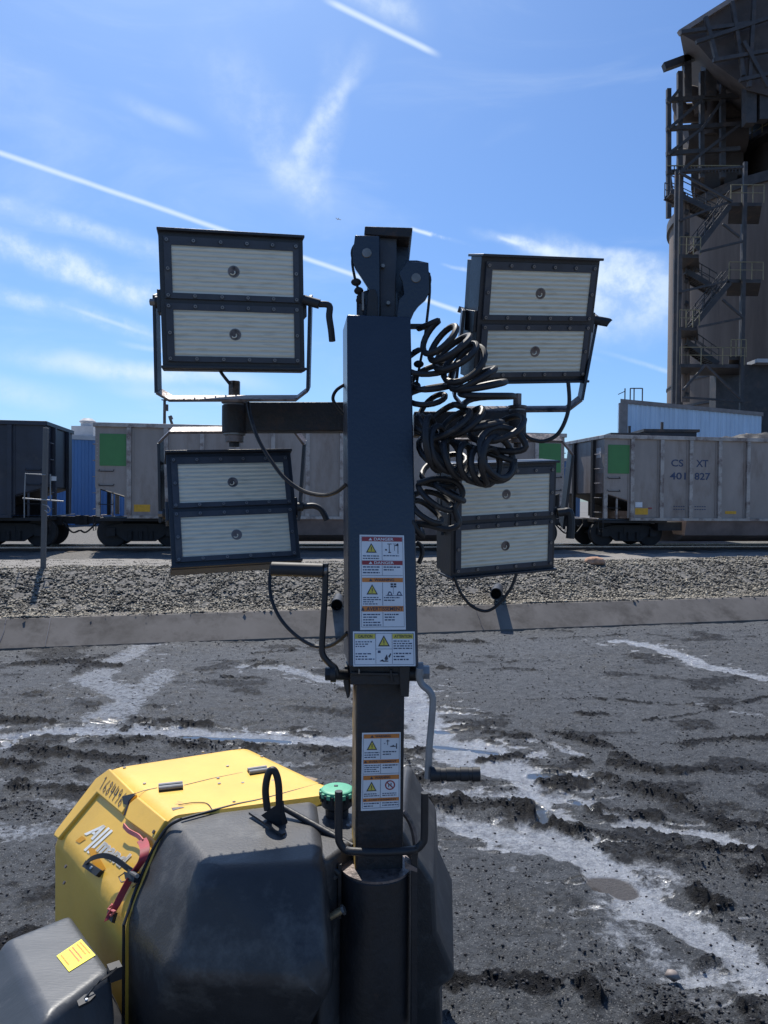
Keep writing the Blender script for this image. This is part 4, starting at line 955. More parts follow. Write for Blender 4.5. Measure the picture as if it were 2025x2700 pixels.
    mb.bar(at(1790, 88, Yh - .25), at(2110, -115, Yh - .25), .3, M['browntrim'])
    o = mb.build('stiffener'); adopt(o, hh)
    mb = MB()
    for (x, y0, y1) in ((1975, 225, 330), (2010, 230, 320), (2035, 240, 310)): mb.bar(at(x, y0, Yh + .5), at(x, y1, Yh + .5), .7, M['darksteel'])
    o = mb.build('support_leg'); adopt(o, hh)
    tag(hh, 'brown steel head house with a sloping underside above the silo', 'head house')
silo_plant()

# tiny aircraft
def aircraft():
    Yq = 5200; c = at(893, 578, Yq); root = empty('airliner', c); mb = MB(); u = Vector((1, .2, -.18)).normalized(); w = Vector((-.3, 1, 0)).normalized()
    mb.tube([u * -20, u * -17, u * 14, u * 19], [.5, 2.2, 2.2, .4], M['planewhite'], 10); mb.build('fuselage', root)
    mb = MB(); mb.prism([u * 3, u * -4, u * -9 + w * 19, u * -6 + w * 19], (0, 0, .8), M['planewhite']); mb.prism([u * 3, u * -4, u * -9 - w * 19, u * -6 - w * 19], (0, 0, .8), M['planewhite']); mb.build('wing', root)
    mb = MB(); mb.prism([u * -14, u * -19, u * -21 + Vector((0, 0, 7)), u * -18 + Vector((0, 0, 7))], w * .6, M['planewhite']); mb.build('tail_fin', root)
    tag(root, 'tiny white airliner high in the blue sky left of the mast top', 'aircraft')
aircraft()
# ------------------------------------------------------------------ the light tower in the foreground
K = 0.9                                   # mast distance scale
UP = Vector((0, 0, 1))
tower = empty('light_tower', (-.2, 1.9, 0))
tag(tower, 'worn yellow and black mobile light tower with four folded floodlights on its mast', 'light tower')
def part(mb, name, parent=None, bevel=0, smooth=35, seg=2):
    o = mb.build(name, None, bevel=bevel, smooth=smooth, seg=seg)
    if parent is None: return adopt(o, tower)
    o.parent = parent
    w = parent; off = Vector((0, 0, 0))
    while w is not None: off += Vector(w.location); w = w.parent
    o.location = -off
    return o
def A_(px, py, Y): return at(px, py, Y * K)
def pl(pts, Y): return [A_(x, y, Y) for x, y in pts]

# mast cover
TL, TR, BR, BL = A_(915, 829, 2.06), A_(1083, 835, 2.08), A_(1104, 1759, 1.95), A_(919, 1759, 1.93)
fx = (BR - BL).normalized(); back = Vector((-.022, .18, 0)) * K
mb = MB(); near = [TL, TR, BR, BL]; mb.hexa(near, [p + back for p in near], M['navy'])
cover = part(mb, 'mast_cover', bevel=.004)
mb = MB()   # skirt plates under the cover
mb.prism(pl([(908, 1757), (919, 1757), (922, 1838), (915, 1842), (905, 1800)], 2.02), (0, .06, 0), M['black'])
mb.prism(pl([(1052, 1757), (1082, 1757), (1078, 1838), (1056, 1838)], 1.97), (0, .10, 0), M['black'])
mb.prism(pl([(922, 1757), (1076, 1757), (1074, 1806), (924, 1806)], 1.975), (0, .11, 0), M['rusty'])
mb.bar(A_(925, 1775, 1.972), A_(1050, 1778, 1.972), .008, M['black']); mb.bar(A_(947, 1762, 1.96), A_(947, 1778, 1.96), .004, M['bolt'])
mb.bar(A_(1030, 1765, 1.968), A_(1034, 1800, 1.968), .006, M['rusty'])
part(mb, 'mast_collar', bevel=.002)
# inner mast
mTL, mTR, mBR, mBL = A_(942, 1745, 2.0), A_(1068, 1745, 2.015), A_(1062, 2325, 2.015), A_(938, 2325, 2.0)
mback = Vector((-.016, .125, 0)) * K; mb = MB(); q = [mTL, mTR, mBR, mBL]; mb.hexa(q, [p + mback for p in q], M['rusty'])
tube = part(mb, 'mast_tube', bevel=.005)
mb = MB(); o1 = Vector((-.0015, 0, 0)); mb.hexa([mTL + o1 + mback * .06, mBL + o1 + mback * .06, mBL + mback * .94 + o1, mTL + mback * .94 + o1], [p + Vector((.001, 0, 0)) for p in (mTL + o1 + mback * .06, mBL + o1 + mback * .06, mBL + mback * .94 + o1, mTL + mback * .94 + o1)], M['rust_yellow'])  # rusty skin; sunlight on the mast's left side is put into its colour
part(mb, 'lit_side_strip', tube)

# labels
def label(c, Y, draw, parent, name='warning_label'):
    mb = MB(); s = Sheet(mb, *c)
    s.rect(0, 0, 1, 1, M['white'], 0); draw(s); o = part(mb, name, parent, smooth=0); return o
fn = (TR - TL).cross(BL - TL).normalized(); FN = fn
def on_cover(x, y): return onpl(x, y, BL, fn)
def art1(s):
    V = lambda y: (y - 135) / 1110
    s.rect(.03, V(150), .97, V(152), M['ink']); s.rect(.03, V(1210), .97, V(1214), M['ink']); s.rect(.03, V(150), .036, V(1214), M['ink']); s.rect(.964, V(150), .97, V(1214), M['ink'])
    for y0, y1, m, t, tm in ((158, 210, 'lred', 'DANGER', 'white'), (438, 488, 'lred', 'DANGER', 'white'), (640, 690, 'lorange', 'WARNING', 'ink'), (970, 1034, 'lorange', 'AVERTISSEMENT', 'ink')):
        s.rect(.05, V(y0), .955, V(y1), M[m]); w = .22 if len(t) < 9 else .40
        s.text(t, .5 - w + .04, V(y0 + 9), .5 + w + .04, V(y1 - 9), M[tm]); 
        s.poly([(.5 - w - .04, V(y0 + 10)), (.5 - w, V(y1 - 10)), (.5 - w - .08, V(y1 - 10))], M[tm], 2)
    s.rect(.497, V(215), .503, V(432), M['navyink']); s.rect(.497, V(495), .503, V(612), M['navyink']); s.rect(.497, V(695), .505, V(965), M['navyink']); s.rect(.497, V(1040), .505, V(1205), M['navyink']); s.rect(.05, V(612), .955, V(616), M['navyink'])
    s.tri(.26, V(232), V(345), .24); s.tri(.27, V(715), V(835), .25)
    s.lines(.07, V(372), .45, V(430), 2, M['navyink']); s.lines(.53, V(368), .90, V(395), 1, M['navyink'])
    s.lines(.07, V(500), .46, V(600), 3, M['navyink']); s.lines(.53, V(500), .90, V(565), 2, M['navyink'])
    s.lines(.07, V(860), .46, V(960), 4, M['navyink']); s.lines(.53, V(860), .93, V(920), 2, M['navyink'])
    s.lines(.07, V(1055), .46, V(1208), 5, M['navyink']); s.lines(.54, V(1055), .90, V(1150), 3, M['navyink'])
    i = M['ink']   # mast under power line
    s.rect(.655, V(240), .67, V(340), i); s.rect(.62, V(236), .72, V(243), i); s.rect(.64, V(335), .70, V(345), i); s.rect(.85, V(230), .865, V(355), i); s.poly([(.78, V(262)), (.85, V(232)), (.87, V(240)), (.87, V(262)), (.82, V(262))], i)
    s.rect(.775, V(245), .785, V(320), i); s.rect(.57, V(300), .61, V(318), i); s.rect(.74, V(236), .82, V(240), i)
    for a in (.68, .75):   # four lamps on a stem over two people
        for b in (705, 732): s.rect(a, V(b), a + .055, V(b + 20), i)
    s.rect(.735, V(750), .742, V(830), M['navyink'])
    for a in (.60, .81): s.poly([(a, V(845)), (a + .03, V(805)), (a + .06, V(798)), (a + .09, V(808)), (a + .12, V(845))], M['navyink']); s.poly([(a + .03, V(838)), (a + .045, V(815)), (a + .075, V(815)), (a + .09, V(838))], M['white'], 2)
    s.rect(.57, V(845), .95, V(850), M['navyink'])
l1 = label([on_cover(948, 1410), on_cover(1065, 1412), on_cover(1070, 1660), on_cover(949.5, 1661)], 0, art1, cover)
def art2(s):
    n = M['navyink']
    for a in ((.02, .05, .98, .06), (.02, .95, .98, .96), (.02, .05, .026, .96), (.974, .05, .98, .96), (.36, .05, .365, .93), (.625, .05, .63, .93), (.36, .50, .63, .51)): s.rect(*a, n)
    s.rect(.03, .07, .355, .21, M['lyellow']); s.text('CAUTION', .08, .095, .31, .185, M['ink']); s.rect(.635, .07, .97, .21, M['lyellow']); s.text('ATTENTION', .665, .095, .945, .185, M['ink'])
    s.tri(.495, .11, .43, .19); s.lines(.04, .27, .32, .47, 3, n); s.lines(.04, .61, .34, .84, 3, n); s.lines(.65, .25, .95, .53, 4, n); s.lines(.65, .60, .95, .86, 3, n)
    i = M['ink']; s.poly([(.42, .86), (.47, .80), (.50, .86)], i); s.poly([(.50, .78), (.54, .66), (.56, .80), (.52, .84)], i); s.poly([(.56, .72), (.60, .62), (.61, .66), (.58, .76)], i); s.rect(.395, .55, .44, .62, M['navyink']); s.rect(.47, .84, .56, .87, i)
l2 = label([on_cover(930.5, 1665), on_cover(1093.5, 1665), on_cover(1095.5, 1756), on_cover(931.5, 1757)], 0, art2, cover, 'caution_label')
mn = (mTR - mTL).cross(mBL - mTL).normalized()
def on_mast(x, y): return onpl(x, y, mBL, mn)
def art3(s):
    V = lambda y: (y - 110) / 1965; n = M['navyink']
    for y0, y1, t in ((150, 255, 'WARNING'), (795, 890, 'AVERTISSEMENT'), (1190, 1300, 'WARNING'), (1765, 1850, 'AVERTISSEMENT')):
        s.rect(.05, V(y0), .96, V(y1), M['lorange']); w = .20 if len(t) < 9 else .36; s.text(t, .54 - w, V(y0 + 22), .54 + w, V(y1 - 22), M['ink']); s.poly([(.5 - w - .04, V(y0 + 20)), (.5 - w, V(y1 - 20)), (.5 - w - .08, V(y1 - 20))], M['ink'], 2)
    for y0, y1 in ((265, 785), (900, 1140), (1310, 1755), (1860, 2005)): s.rect(.482, V(y0), .492, V(y1), n)
    for y in (1145, 2010): s.rect(.05, V(y), .96, V(y + 8), n)
    s.rect(.035, V(150), .042, V(2010), n); s.rect(.96, V(150), .967, V(2010), n)
    s.tri(.26, V(300), V(545), .27); s.tri(.26, V(1345), V(1585), .26)
    s.lines(.07, V(590), .45, V(765), 3, n); s.lines(.54, V(575), .93, V(700), 2, n); s.lines(.07, V(915), .47, V(1120), 4, n); s.lines(.54, V(915), .94, V(1040), 2, n)
    s.lines(.07, V(1635), .46, V(1735), 2, n); s.lines(.54, V(1635), .92, V(1735), 2, n); s.lines(.07, V(1870), .46, V(2000), 2, n); s.lines(.54, V(1870), .95, V(1990), 2, n)
    i = M['ink']; s.rect(.655, V(300), .672, V(430), i); s.rect(.62, V(320), .71, V(335), i); s.poly([(.64, V(330)), (.663, V(290)), (.69, V(330))], i); s.rect(.73, V(455), .87, V(480), i); s.rect(.88, V(390), .905, V(530), i); s.rect(.79, V(430), .82, V(455), i); s.rect(.57, V(380), .60, V(395), n)
    c = (.735, V(1450)); ru = .13; rv = ru * 98 / 204 * 1.0
    ring = [(c[0] + ru * math.cos(t * .2618), c[1] + rv * math.sin(t * .2618)) for t in range(24)]; inn = [(c[0] + ru * .76 * math.cos(t * .2618), c[1] + rv * .76 * math.sin(t * .2618)) for t in range(24)]
    for t in range(24): s.poly([ring[t], ring[(t + 1) % 24], inn[(t + 1) % 24], inn[t]], M['lred'], 1)
    s.poly([(c[0] - ru * .62, c[1] - rv * .48), (c[0] - ru * .48, c[1] - rv * .62), (c[0] + ru * .62, c[1] + rv * .48), (c[0] + ru * .48, c[1] + rv * .62)], M['lred'], 2)
    s.rect(.69, V(1400), .71, V(1500), i, 1); s.rect(.75, V(1390), .77, V(1480), i, 1)
label([on_mast(954.6, 1932), on_mast(1056.5, 1930), on_mast(1055, 2133), on_mast(951.5, 2138)], 0, art3, tube)

# top of the mast: sheave brackets
mb = MB(); mb.prism(pl([(968, 612), (1078, 614), (1079, 845), (968, 845)], 2.20), (0, .08, 0), M['navy']); mb.prism(pl([(1000, 622), (1046, 624), (1042, 835), (1002, 835)], 2.14), (0, .08, 0), M['bezel'])
mb.prism(pl([(940, 780), (950, 770), (985, 760), (1050, 770), (1052, 850), (940, 850)], 2.15), (0, .06, 0), M['navy']); part(mb, 'mast_head', bevel=.002)
mb = MB(); mb.prism(pl([(962, 596), (1088, 600), (1087, 612), (1080, 626), (960, 618)], 2.12), (0, .22, 0), M['rusty']); part(mb, 'top_plate', bevel=.002)
mb = MB(); mb.prism(pl([(936, 620), (1000, 622), (1001, 770), (1000, 845), (985, 845), (972, 762), (955, 735), (937, 708), (930, 690), (931, 660)], 2.10), (0, .012, 0), M['navy']); mb.prism(pl([(938, 626), (998, 628), (998, 770), (972, 762), (940, 708)], 2.17), (0, .012, 0), M['navy'])
c = A_(967, 666, 2.097); mb.cyl(c, c + Vector((0, .10, 0)), .0125, M['bolt'], 16); part(mb, 'pulley_bracket', bevel=.0015)
mb = MB(); mb.prism(pl([(1052, 720), (1074, 690), (1130, 692), (1132, 770), (1122, 790), (1104, 806), (1092, 822), (1082, 845), (1045, 845), (1052, 790), (1066, 775), (1062, 745)], 2.10), (0, .012, 0), M['navy']); mb.prism(pl([(1070, 686), (1100, 686), (1128, 692), (1130, 770), (1070, 800)], 2.17), (0, .012, 0), M['navy'])
c = A_(1097, 732, 2.097); mb.cyl(c, c + Vector((0, .10, 0)), .0125, M['bolt'], 16); part(mb, 'pulley_bracket', bevel=.0015)
for px, py in ((962, 668), (1100, 738)):
    c = A_(px, py, 2.13); mb = MB(); mb.tube([c, c + Vector((0, .008, 0)), c + Vector((0, .016, 0)), c + Vector((0, .024, 0))], [.037, .030, .030, .037], M['black'], 28); part(mb, 'pulley')
mb = MB(); mb.prism(pl([(969, 775), (975, 762), (990, 762), (996, 780), (996, 850), (966, 850)], 2.09), (0, .03, 0), M['black']); mb.bar(A_(957, 770, 2.09), A_(957, 820, 2.09), .006, M['bolt']); mb.prism(pl([(948, 800), (956, 800), (958, 845), (946, 845)], 2.09), (0, .03, 0), M['black']); part(mb, 'cable_guide', bevel=.002)
mb = MB()
for px, py in ((1024, 798), (995, 817), (1010, 700)): c = A_(px, py, 2.125); mb.cyl(c, c + Vector((0, .03, 0)), .005, M['bolt'], 8)
part(mb, 'bolt')
mb = MB(); mb.tube(spline(pl([(934, 650), (929, 690), (934, 725), (939, 745), (946, 770), (950, 800), (952, 835)], 2.12), 5), .004, M['cable'], 6)
for px, py, rx, ry in ((939, 744, 14, 10), (946, 767, 13, 10), (951, 792, 13, 11)): mb.ball(A_(px, py, 2.12), .0125, M['rubber'], 7, (rx / 13, 1, ry / 13))
part(mb, 'hoist_cable')
mb = MB(); mb.tube(spline(pl([(1131, 720), (1133, 770), (1126, 840), (1118, 905), (1110, 945), (1102, 990), (1096, 1030)], 2.12), 5), .004, M['cable'], 6)
for px, py, rx, ry in ((1104, 960, 14, 10), (1096, 1018, 14, 12), (1098, 985, 6, 8)): mb.ball(A_(px, py, 2.12), .0125, M['rubber'], 7, (rx / 13, 1, ry / 13))
mb.bar(A_(1080, 861, 2.14), A_(1128, 861, 2.14), .012, M['black']); part(mb, 'hoist_cable')

# cross arm and pivot posts
YA = 2.33
for (x0, x1, y0, y1) in ((640, 912, 1064, 1140), (1090, 1360, 1088, 1152)):
    a = A_(x0, (y0 + y1) / 2, YA); b = A_(x1, (y0 + y1) / 2, YA); h = (y1 - y0) / F * YA * K
    mb = MB(); mb.bar(a, b, .07, M['rusty'], h); part(mb, 'cross_arm', bevel=.004)
def post(px, y0, y1, r, Y, yn0, yn1):
    mb = MB(); a = A_(px, y0, Y); b = A_(px, y1, Y); mb.cyl(a, Vector((a.x, a.y, b.z)), r, M['rusty'], 20)
    def rng(ya, yb, rr, m): p = A_(px, ya, Y); q = A_(px, yb, Y); mb.cyl(p, Vector((p.x, p.y, q.z)), rr, m, 16 if rr > r * .7 else 6)
    for s_, e_ in ((y0 - 6, y0), (y1, y1 + 6)): rng(s_, e_, r * .9, M['bolt'])
    rng(y0 - 14, y0 - 6, r * 1.05, M['bracket']); rng(yn0, y0 - 14, r * .5, M['bracket']); rng(y1 + 6, yn1 - 12, r * .75, M['bracket']); rng(yn1 - 12, yn1, r * .45, M['rusty'])
    part(mb, 'pivot_post', bevel=.001)
post(618, 1070, 1142, .038 * K, 2.30, 1005, 1178)
post(1364, 1084, 1150, .028 * K, 2.30, 1038, 1180)

# floodlights: solve each lamp's pose from its four face corners
FW, FH = .395 * K, .375 * K
def rodr(w):
    th = np.linalg.norm(w)
    if th < 1e-9: return np.eye(3)
    k = w / th; Kx = np.array([[0, -k[2], k[1]], [k[2], 0, -k[0]], [-k[1], k[0], 0]]); return np.eye(3) + math.sin(th) * Kx + (1 - math.cos(th)) * Kx @ Kx
CRn = np.array(CR)
def pose(px, Y0, yaw0=0, pit0=0):
    loc = np.array([[-FW / 2, 0, FH / 2], [FW / 2, 0, FH / 2], [FW / 2, 0, -FH / 2], [-FW / 2, 0, -FH / 2]]); px = np.array(px, float); c = px.mean(0); c3 = np.array(at(c[0], c[1], Y0))
    p = np.array([pit0, 0, yaw0, *c3])
    def res(p):
        R_ = rodr(p[:3]); W = loc @ R_.T + p[3:] - np.array([0, 0, CAM_H]); q = W @ CRn; u = 1012.5 + F * q[:, 0] / -q[:, 2]; v = 1350 - F * q[:, 1] / -q[:, 2]
        return np.concatenate([(np.stack([u, v], 1) - px).ravel(), 4 * (p[:1] - pit0), 4 * (p[2:3] - yaw0)])
    for _ in range(40):
        r = res(p); J = np.stack([(res(p + e) - r) / 1e-5 for e in np.eye(6) * 1e-5], 1); d = np.linalg.lstsq(J.T @ J + np.eye(6) * 1e-3, -J.T @ r, rcond=None)[0]; p = p + d
    R_ = rodr(p[:3]); return Matrix(R_.tolist()).to_4x4(), Vector(p[3:]), res(p)
LAMPS = {}
def floodlight(px, Y0, yaw, pit, lbl, bright=False):
    Rm, pos, r = pose(px, Y0 * K, yaw, pit); Xf = Matrix.Translation(pos) @ Rm
    W2, H2 = FW / 2, FH / 2; T = lambda x, y, z: Xf @ Vector((x, y, z))
    mb = MB(); t = .010 * K
    mb.hexa([T(-W2, .0, H2), T(W2, .0, H2), T(W2, 0, -H2), T(-W2, 0, -H2)], [T(-W2 * .985, .075, H2 * .985), T(W2 * .985, .075, H2 * .985), T(W2 * .985, .075, -H2 * .985), T(-W2 * .985, .075, -H2 * .985)], M['house'])
    for z in (H2, -H2 + .006): mb.box((0, .035, z), (FW * 1.015, .10, .007), M['house'], X=Xf)
    for k in range(13):     # heat sink fins on the back
        mb.box((-W2 * .9 + k * W2 * .15, .10, 0), (.004, .06, FH * .94), M['house'], X=Xf)
    for k in range(-5, 6): mb.box((0, .10, H2 * .17 * k), (FW * .9, .05, .004), M['house'], X=Xf)
    body = part(mb, 'floodlight', bevel=.0015)
    if lbl: body['label'] = lbl
    Z = lambda v: H2 - v * FH
    for (b0, b1, l0, l1) in ((.045, .485, .105, .445), (.520, .940, .567, .900)):
        mb = MB(); u0, u1 = .035, .965; lu0, lu1 = .085, .925; Xc = lambda u: -W2 + u * FW
        def fr(x0, x1, z0, z1): mb.box(((x0 + x1) / 2, -.003, (z0 + z1) / 2), (abs(x1 - x0), .008, abs(z1 - z0)), M['bezel'], X=Xf)
        fr(Xc(u0), Xc(u1), Z(b0), Z(l0)); fr(Xc(u0), Xc(u1), Z(l1), Z(b1)); fr(Xc(u0), Xc(lu0), Z(l0), Z(l1)); fr(Xc(lu1), Xc(u1), Z(l0), Z(l1))
        pts = [(u, v) for u in (.055, .235, .42, .60, .78, .945) for v in (b0 + (l0 - b0) * .45, l1 + (b1 - l1) * .5)] + [(.058, (l0 + l1) / 2), (.945, (l0 + l1) / 2)]
        for u, v in pts:
            p = T(Xc(u), -.0065, Z(v)); n_ = (Rm @ Vector((0, -1, 0))); mb.cyl(p, p + n_ * .0025, .0062, M['bezel'], 10); mb.cyl(p + n_ * .0025, p + n_ * .005, .0043, M['bolt'], 8); mb.cyl(p + n_ * .005, p + n_ * .0052, .0022, M['ink'], 6)
        part(mb, 'bezel', body, smooth=30)
        mb = MB(); mb.box(((Xc(lu0) + Xc(lu1)) / 2, -.002, (Z(l0) + Z(l1)) / 2), (Xc(lu1) - Xc(lu0), .004, Z(l0) - Z(l1)), M['lens'], X=Matrix.Identity(4))
        o = mb.build('lens'); o.parent = body; o.matrix_local = Xf
        mb = MB(); cc = T(0 * Xc(.5) + W2 * .01, -.0042, Z((l0 + l1) / 2)); n_ = (Rm @ Vector((0, -1, 0))); mb.cyl(cc, cc + n_ * .0006, .0150, M['bolt'], 24)
        mb.cyl(cc + n_ * .0006, cc + n_ * .001, .0128, M['bracket'], 20)
        c2 = cc + Rm @ Vector((-.003, 0, -.002)); mb.tube([c2 + n_ * .001 + Rm @ Vector((.006 * math.cos(a), 0, .006 * math.sin(a))) for a in np.linspace(-2.6, .6, 9)], .0016, M['lens'], 5)
        part(mb, 'cable_seal', body)
    return body, Xf
UL, XUL = floodlight([(417, 605), (798, 627), (804, 980), (429, 975)], 2.0, .10, .05, 'upper lamp left of the mast cover')
LL, XLL = floodlight([(435, 1195), (768, 1191), (793, 1482), (454, 1504)], 2.25, .1, -.45, 'lower lamp left of the mast cover, tilted back')
UR, XUR = floodlight([(1268, 674), (1585, 682), (1541, 1013), (1251, 1012)], 2.15, .42, .20, 'upper lamp right of the coiled cord')
LR, XLR = floodlight([(1193, 1226), (1466, 1215), (1462, 1505), (1186, 1529)], 2.38, .55, -.25, 'lower lamp behind the coiled cord')
def yoke(body, Xf, pts, w=.042, tilt=.42, m='bracket'):
    yc = (Xf.translation.y + .05); mb = MB(); P3 = [at(x, y, yc + dy) for x, y, dy in pts]; lo = [i for i in range(len(pts)) if abs(pts[i][1] - (max if pts[len(pts) // 2][1] > pts[0][1] else min)(p[1] for p in pts)) < 60]
    a, b = lo[0], lo[-1]; mb.strap(P3[:a + 1], (0, 1, tilt), w, .0085, M['house']); mb.strap(P3[a:b + 1], (0, 1, tilt), w, .007, M[m]); mb.strap(P3[b:], (0, 1, tilt), w, .0085, M['house']); return part(mb, 'yoke', body, bevel=.001)  # sunlit crossbar and shaded arms are set apart by colour
yoke(UL, XUL, [(412, 775, .03), (412, 800, .03), (417, 1031, .02), (451, 1051, .02), (782, 1050, .02), (813, 1026, .02), (819, 780, .03)])
yoke(LL, XLL, [(427, 1370, 0), (423, 1163, 0), (451, 1135, 0), (777, 1133, 0), (803, 1167, 0), (789, 1365, 0)], tilt=.45)
yoke(UR, XUR, [(1222, 815, -.05), (1197, 1043, 0), (1228, 1080, 0), (1495, 1078, .03), (1531, 1050, .04), (1572, 830, .06)], tilt=.45)
yoke(LR, XLR, [(1165, 1400, -.05), (1160, 1185, 0), (1192, 1152, 0), (1477, 1156, .03), (1506, 1192, .04), (1482, 1385, .06)], tilt=.5, w=.055)
def lever(body, Xf, pts, r, stub=None, dy=0):
    yc = Xf.translation.y + .03 + dy; mb = MB(); P3 = [at(x, y, yc) for x, y in pts]
    mb.cyl(P3[0], P3[1], .0125, M['grip'], 12); mb.tube(spline(P3[1:], 5), [r] * (5 * (len(P3) - 2) + 1), M['grip'], 8)
    part(mb, 'clamp_lever', body)
    if stub:
        mb = MB(); a = at(*stub[0], yc); b = at(*stub[1], yc); mb.cyl(a, b, .009, M['bolt'], 6); mb.cyl(b, b + (b - a) * .8, .016, M['black'], 14); part(mb, 'pivot_bolt', body)
lever(UL, XUL, [(800, 790), (842, 802), (868, 806), (868, 835), (873, 870), (876, 900)], .0085, ((396, 797), (412, 797)))
lever(LL, XLL, [(785, 1336), (800, 1336), (828, 1334), (848, 1345), (862, 1372)], .0085, ((418, 1355), (432, 1355)))
lever(UR, XUR, [(1545, 838), (1580, 846), (1602, 850), (1606, 852)], .013, ((1208, 815), (1225, 820)), .05)
lever(LR, XLR, [(1470, 1352), (1490, 1350), (1502, 1352), (1505, 1385), (1503, 1420)], .013, ((1150, 1385), (1165, 1385)), .03)
def side_plate(Xf, body, sx):
    mb = MB(); mb.box((sx * (FW / 2 + .004), .035, 0), (.008, .06, .055), M['house'], X=Xf); part(mb, 'hinge_plate', body, bevel=.001)
for X_, b_ in ((XUL, UL), (XLL, LL), (XUR, UR), (XLR, LR)):
    side_plate(X_, b_, 1); side_plate(X_, b_, -1)

# lamp leads
def lead(pts, Y, r=.0042, name='lamp_cable', Y2=None):
    n = len(pts); P3 = [A_(x, y, Y + ((Y2 - Y) * i / (n - 1) if Y2 else 0)) for i, (x, y) in enumerate(pts)]; mb = MB(); mb.tube(spline(P3, 7), r, M['cable'], 8); return part(mb, name)
lead([(575, 965), (585, 985), (606, 1012)], 2.12)
lead([(654, 1062), (662, 1105), (682, 1160), (715, 1215), (752, 1262), (800, 1295), (850, 1306), (885, 1298), (912, 1278)], 2.20, .0052, Y2=2.0)
lead([(716, 1490), (711, 1530), (716, 1580), (740, 1632), (780, 1675), (825, 1702), (865, 1704), (892, 1690), (916, 1668)], 2.25, .0048, Y2=1.98)
lead([(1498, 1005), (1501, 1060), (1492, 1105), (1470, 1145), (1435, 1163), (1400, 1158), (1378, 1142)], 2.22, .0055)
lead([(1198, 1522), (1212, 1558), (1240, 1595), (1275, 1611), (1302, 1603), (1330, 1575), (1350, 1545), (1362, 1512)], 2.38, .0045)
lead([(912, 1012), (888, 1028), (878, 1048), (884, 1066), (905, 1092)], 2.18, .0045)
lead([(1098, 1430), (1110, 1440), (1113, 1460), (1104, 1486)], 2.10, .006)

# coiled power cord: helices wound round hand-laid centre lines
def coil(name, spine, rad, turns, Y, th=(80, 30), ra=(.7, .4), ph=0, tr=.0088):
    S3 = spline([A_(x, y, Y) for x, y in spine], 12); L_ = [0]
    for a, b in zip(S3[:-1], S3[1:]): L_.append(L_[-1] + (b - a).length)
    n = int(turns * 20); pts = []
    rr = random.Random(int(spine[0][0] * 7 + spine[0][1])); j1 = [rr.uniform(.72, 1.22) for _ in range(int(turns) + 3)]; j2 = [rr.uniform(-1, 1) for _ in range(int(turns) + 3)]
    for i in range(n + 1):
        t = i / n; s = t * L_[-1]; k = max(0, min(len(S3) - 2, next((q for q in range(len(L_)) if L_[q] > s), len(L_) - 1) - 1)); u = (s - L_[k]) / (L_[k + 1] - L_[k] + 1e-9)
        c = S3[k].lerp(S3[k + 1], u); T_ = t * turns; ti = int(T_); f = T_ - ti; f = f * f * (3 - 2 * f)
        jr = j1[ti] * (1 - f) + j1[ti + 1] * f; jt = j2[ti] * (1 - f) + j2[ti + 1] * f
        A = R(th[0] + (th[1] - th[0]) * t + 28 * jt); q = max(.12, min(.95, ra[0] + (ra[1] - ra[0]) * t + .22 * jt))
        e1 = Vector((math.cos(A), 0, math.sin(A))); e2 = Vector((-math.sin(A), 0, math.cos(A))) * q + Vector((0, 1, 0)) * math.sqrt(1 - q * q)
        a = 6.2832 * T_ + ph; r = rad / F * Y * K * jr
        pts.append(c + e1 * r * math.cos(a) + e2 * r * math.sin(a))
    return pts
CC = []
CC.append(coil('coiled_cord', [(1142, 885), (1172, 905), (1200, 935), (1225, 965), (1250, 995), (1278, 1030), (1290, 1060)], 58, 7.4, 2.03, (75, 22), (.62, .38), .5, .0092))
CC.append(coil('coiled_cord', [(1125, 945), (1145, 1000), (1125, 1040), (1140, 1080)], 58, 3.0, 2.10, (-10, 20), (.35, .3), 2, .0078))
CC.append(coil('coiled_cord', [(1150, 1110), (1190, 1120), (1240, 1110), (1300, 1130), (1330, 1150)], 66, 4.4, 2.02, (60, 10), (.5, .3), 0, .009))
CC.append(coil('coiled_cord', [(1130, 1150), (1165, 1190), (1205, 1210), (1250, 1225), (1290, 1232), (1318, 1215)], 60, 6.0, 1.99, (-70, -80), (.45, .85), 1.2, .0088))
CC.append(coil('coiled_cord', [(1120, 1110), (1150, 1170), (1170, 1230), (1155, 1290)], 62, 3.2, 2.08, (-60, 15), (.3, .4), 0, .0086))
CC.append(coil('coiled_cord', [(1190, 1290), (1150, 1310), (1125, 1345), (1110, 1375)], 50, 3.4, 2.05, (0, -50), (.3, .6), 3, .0086))
CC.append(coil('coiled_cord', [(1330, 1180), (1310, 1200), (1300, 1225)], 58, 1.8, 1.97, (-60, -80), (.8, .85), 1, .0088))

def chain(segs, tr, head=(), tail=()):
    P = [Vector(p) for p in head]
    for sgm in segs:
        if P:
            a, b = P[-1], sgm[0]; da = (P[-1] - P[-2]).normalized() if len(P) > 1 else (b - a).normalized(); db = (sgm[1] - sgm[0]).normalized(); l = (b - a).length
            for q in range(1, 12):
                u = q / 12; h0 = 2*u**3-3*u**2+1; h1 = u**3-2*u**2+u; h2 = -2*u**3+3*u**2; h3 = u**3-u**2
                P.append(a * h0 + da * l * 1.1 * h1 + b * h2 + db * l * 1.1 * h3)
        P += list(sgm)
    P += [Vector(p) for p in tail]; mb = MB(); mb.tube(P, tr, M['cable'], 10); return part(mb, 'coiled_cord')
chain([CC[0], CC[2], CC[6], CC[3]], .0080, [A_(1104, 866, 2.12), A_(1126, 858, 2.08)], [A_(1120, 1140, 2.04), A_(1096, 1130, 2.06)])
chain([CC[1], CC[4], CC[5]], .0074, [A_(1090, 930, 2.12), A_(1100, 925, 2.12)], [A_(1112, 1392, 2.08), A_(1096, 1396, 2.08)])
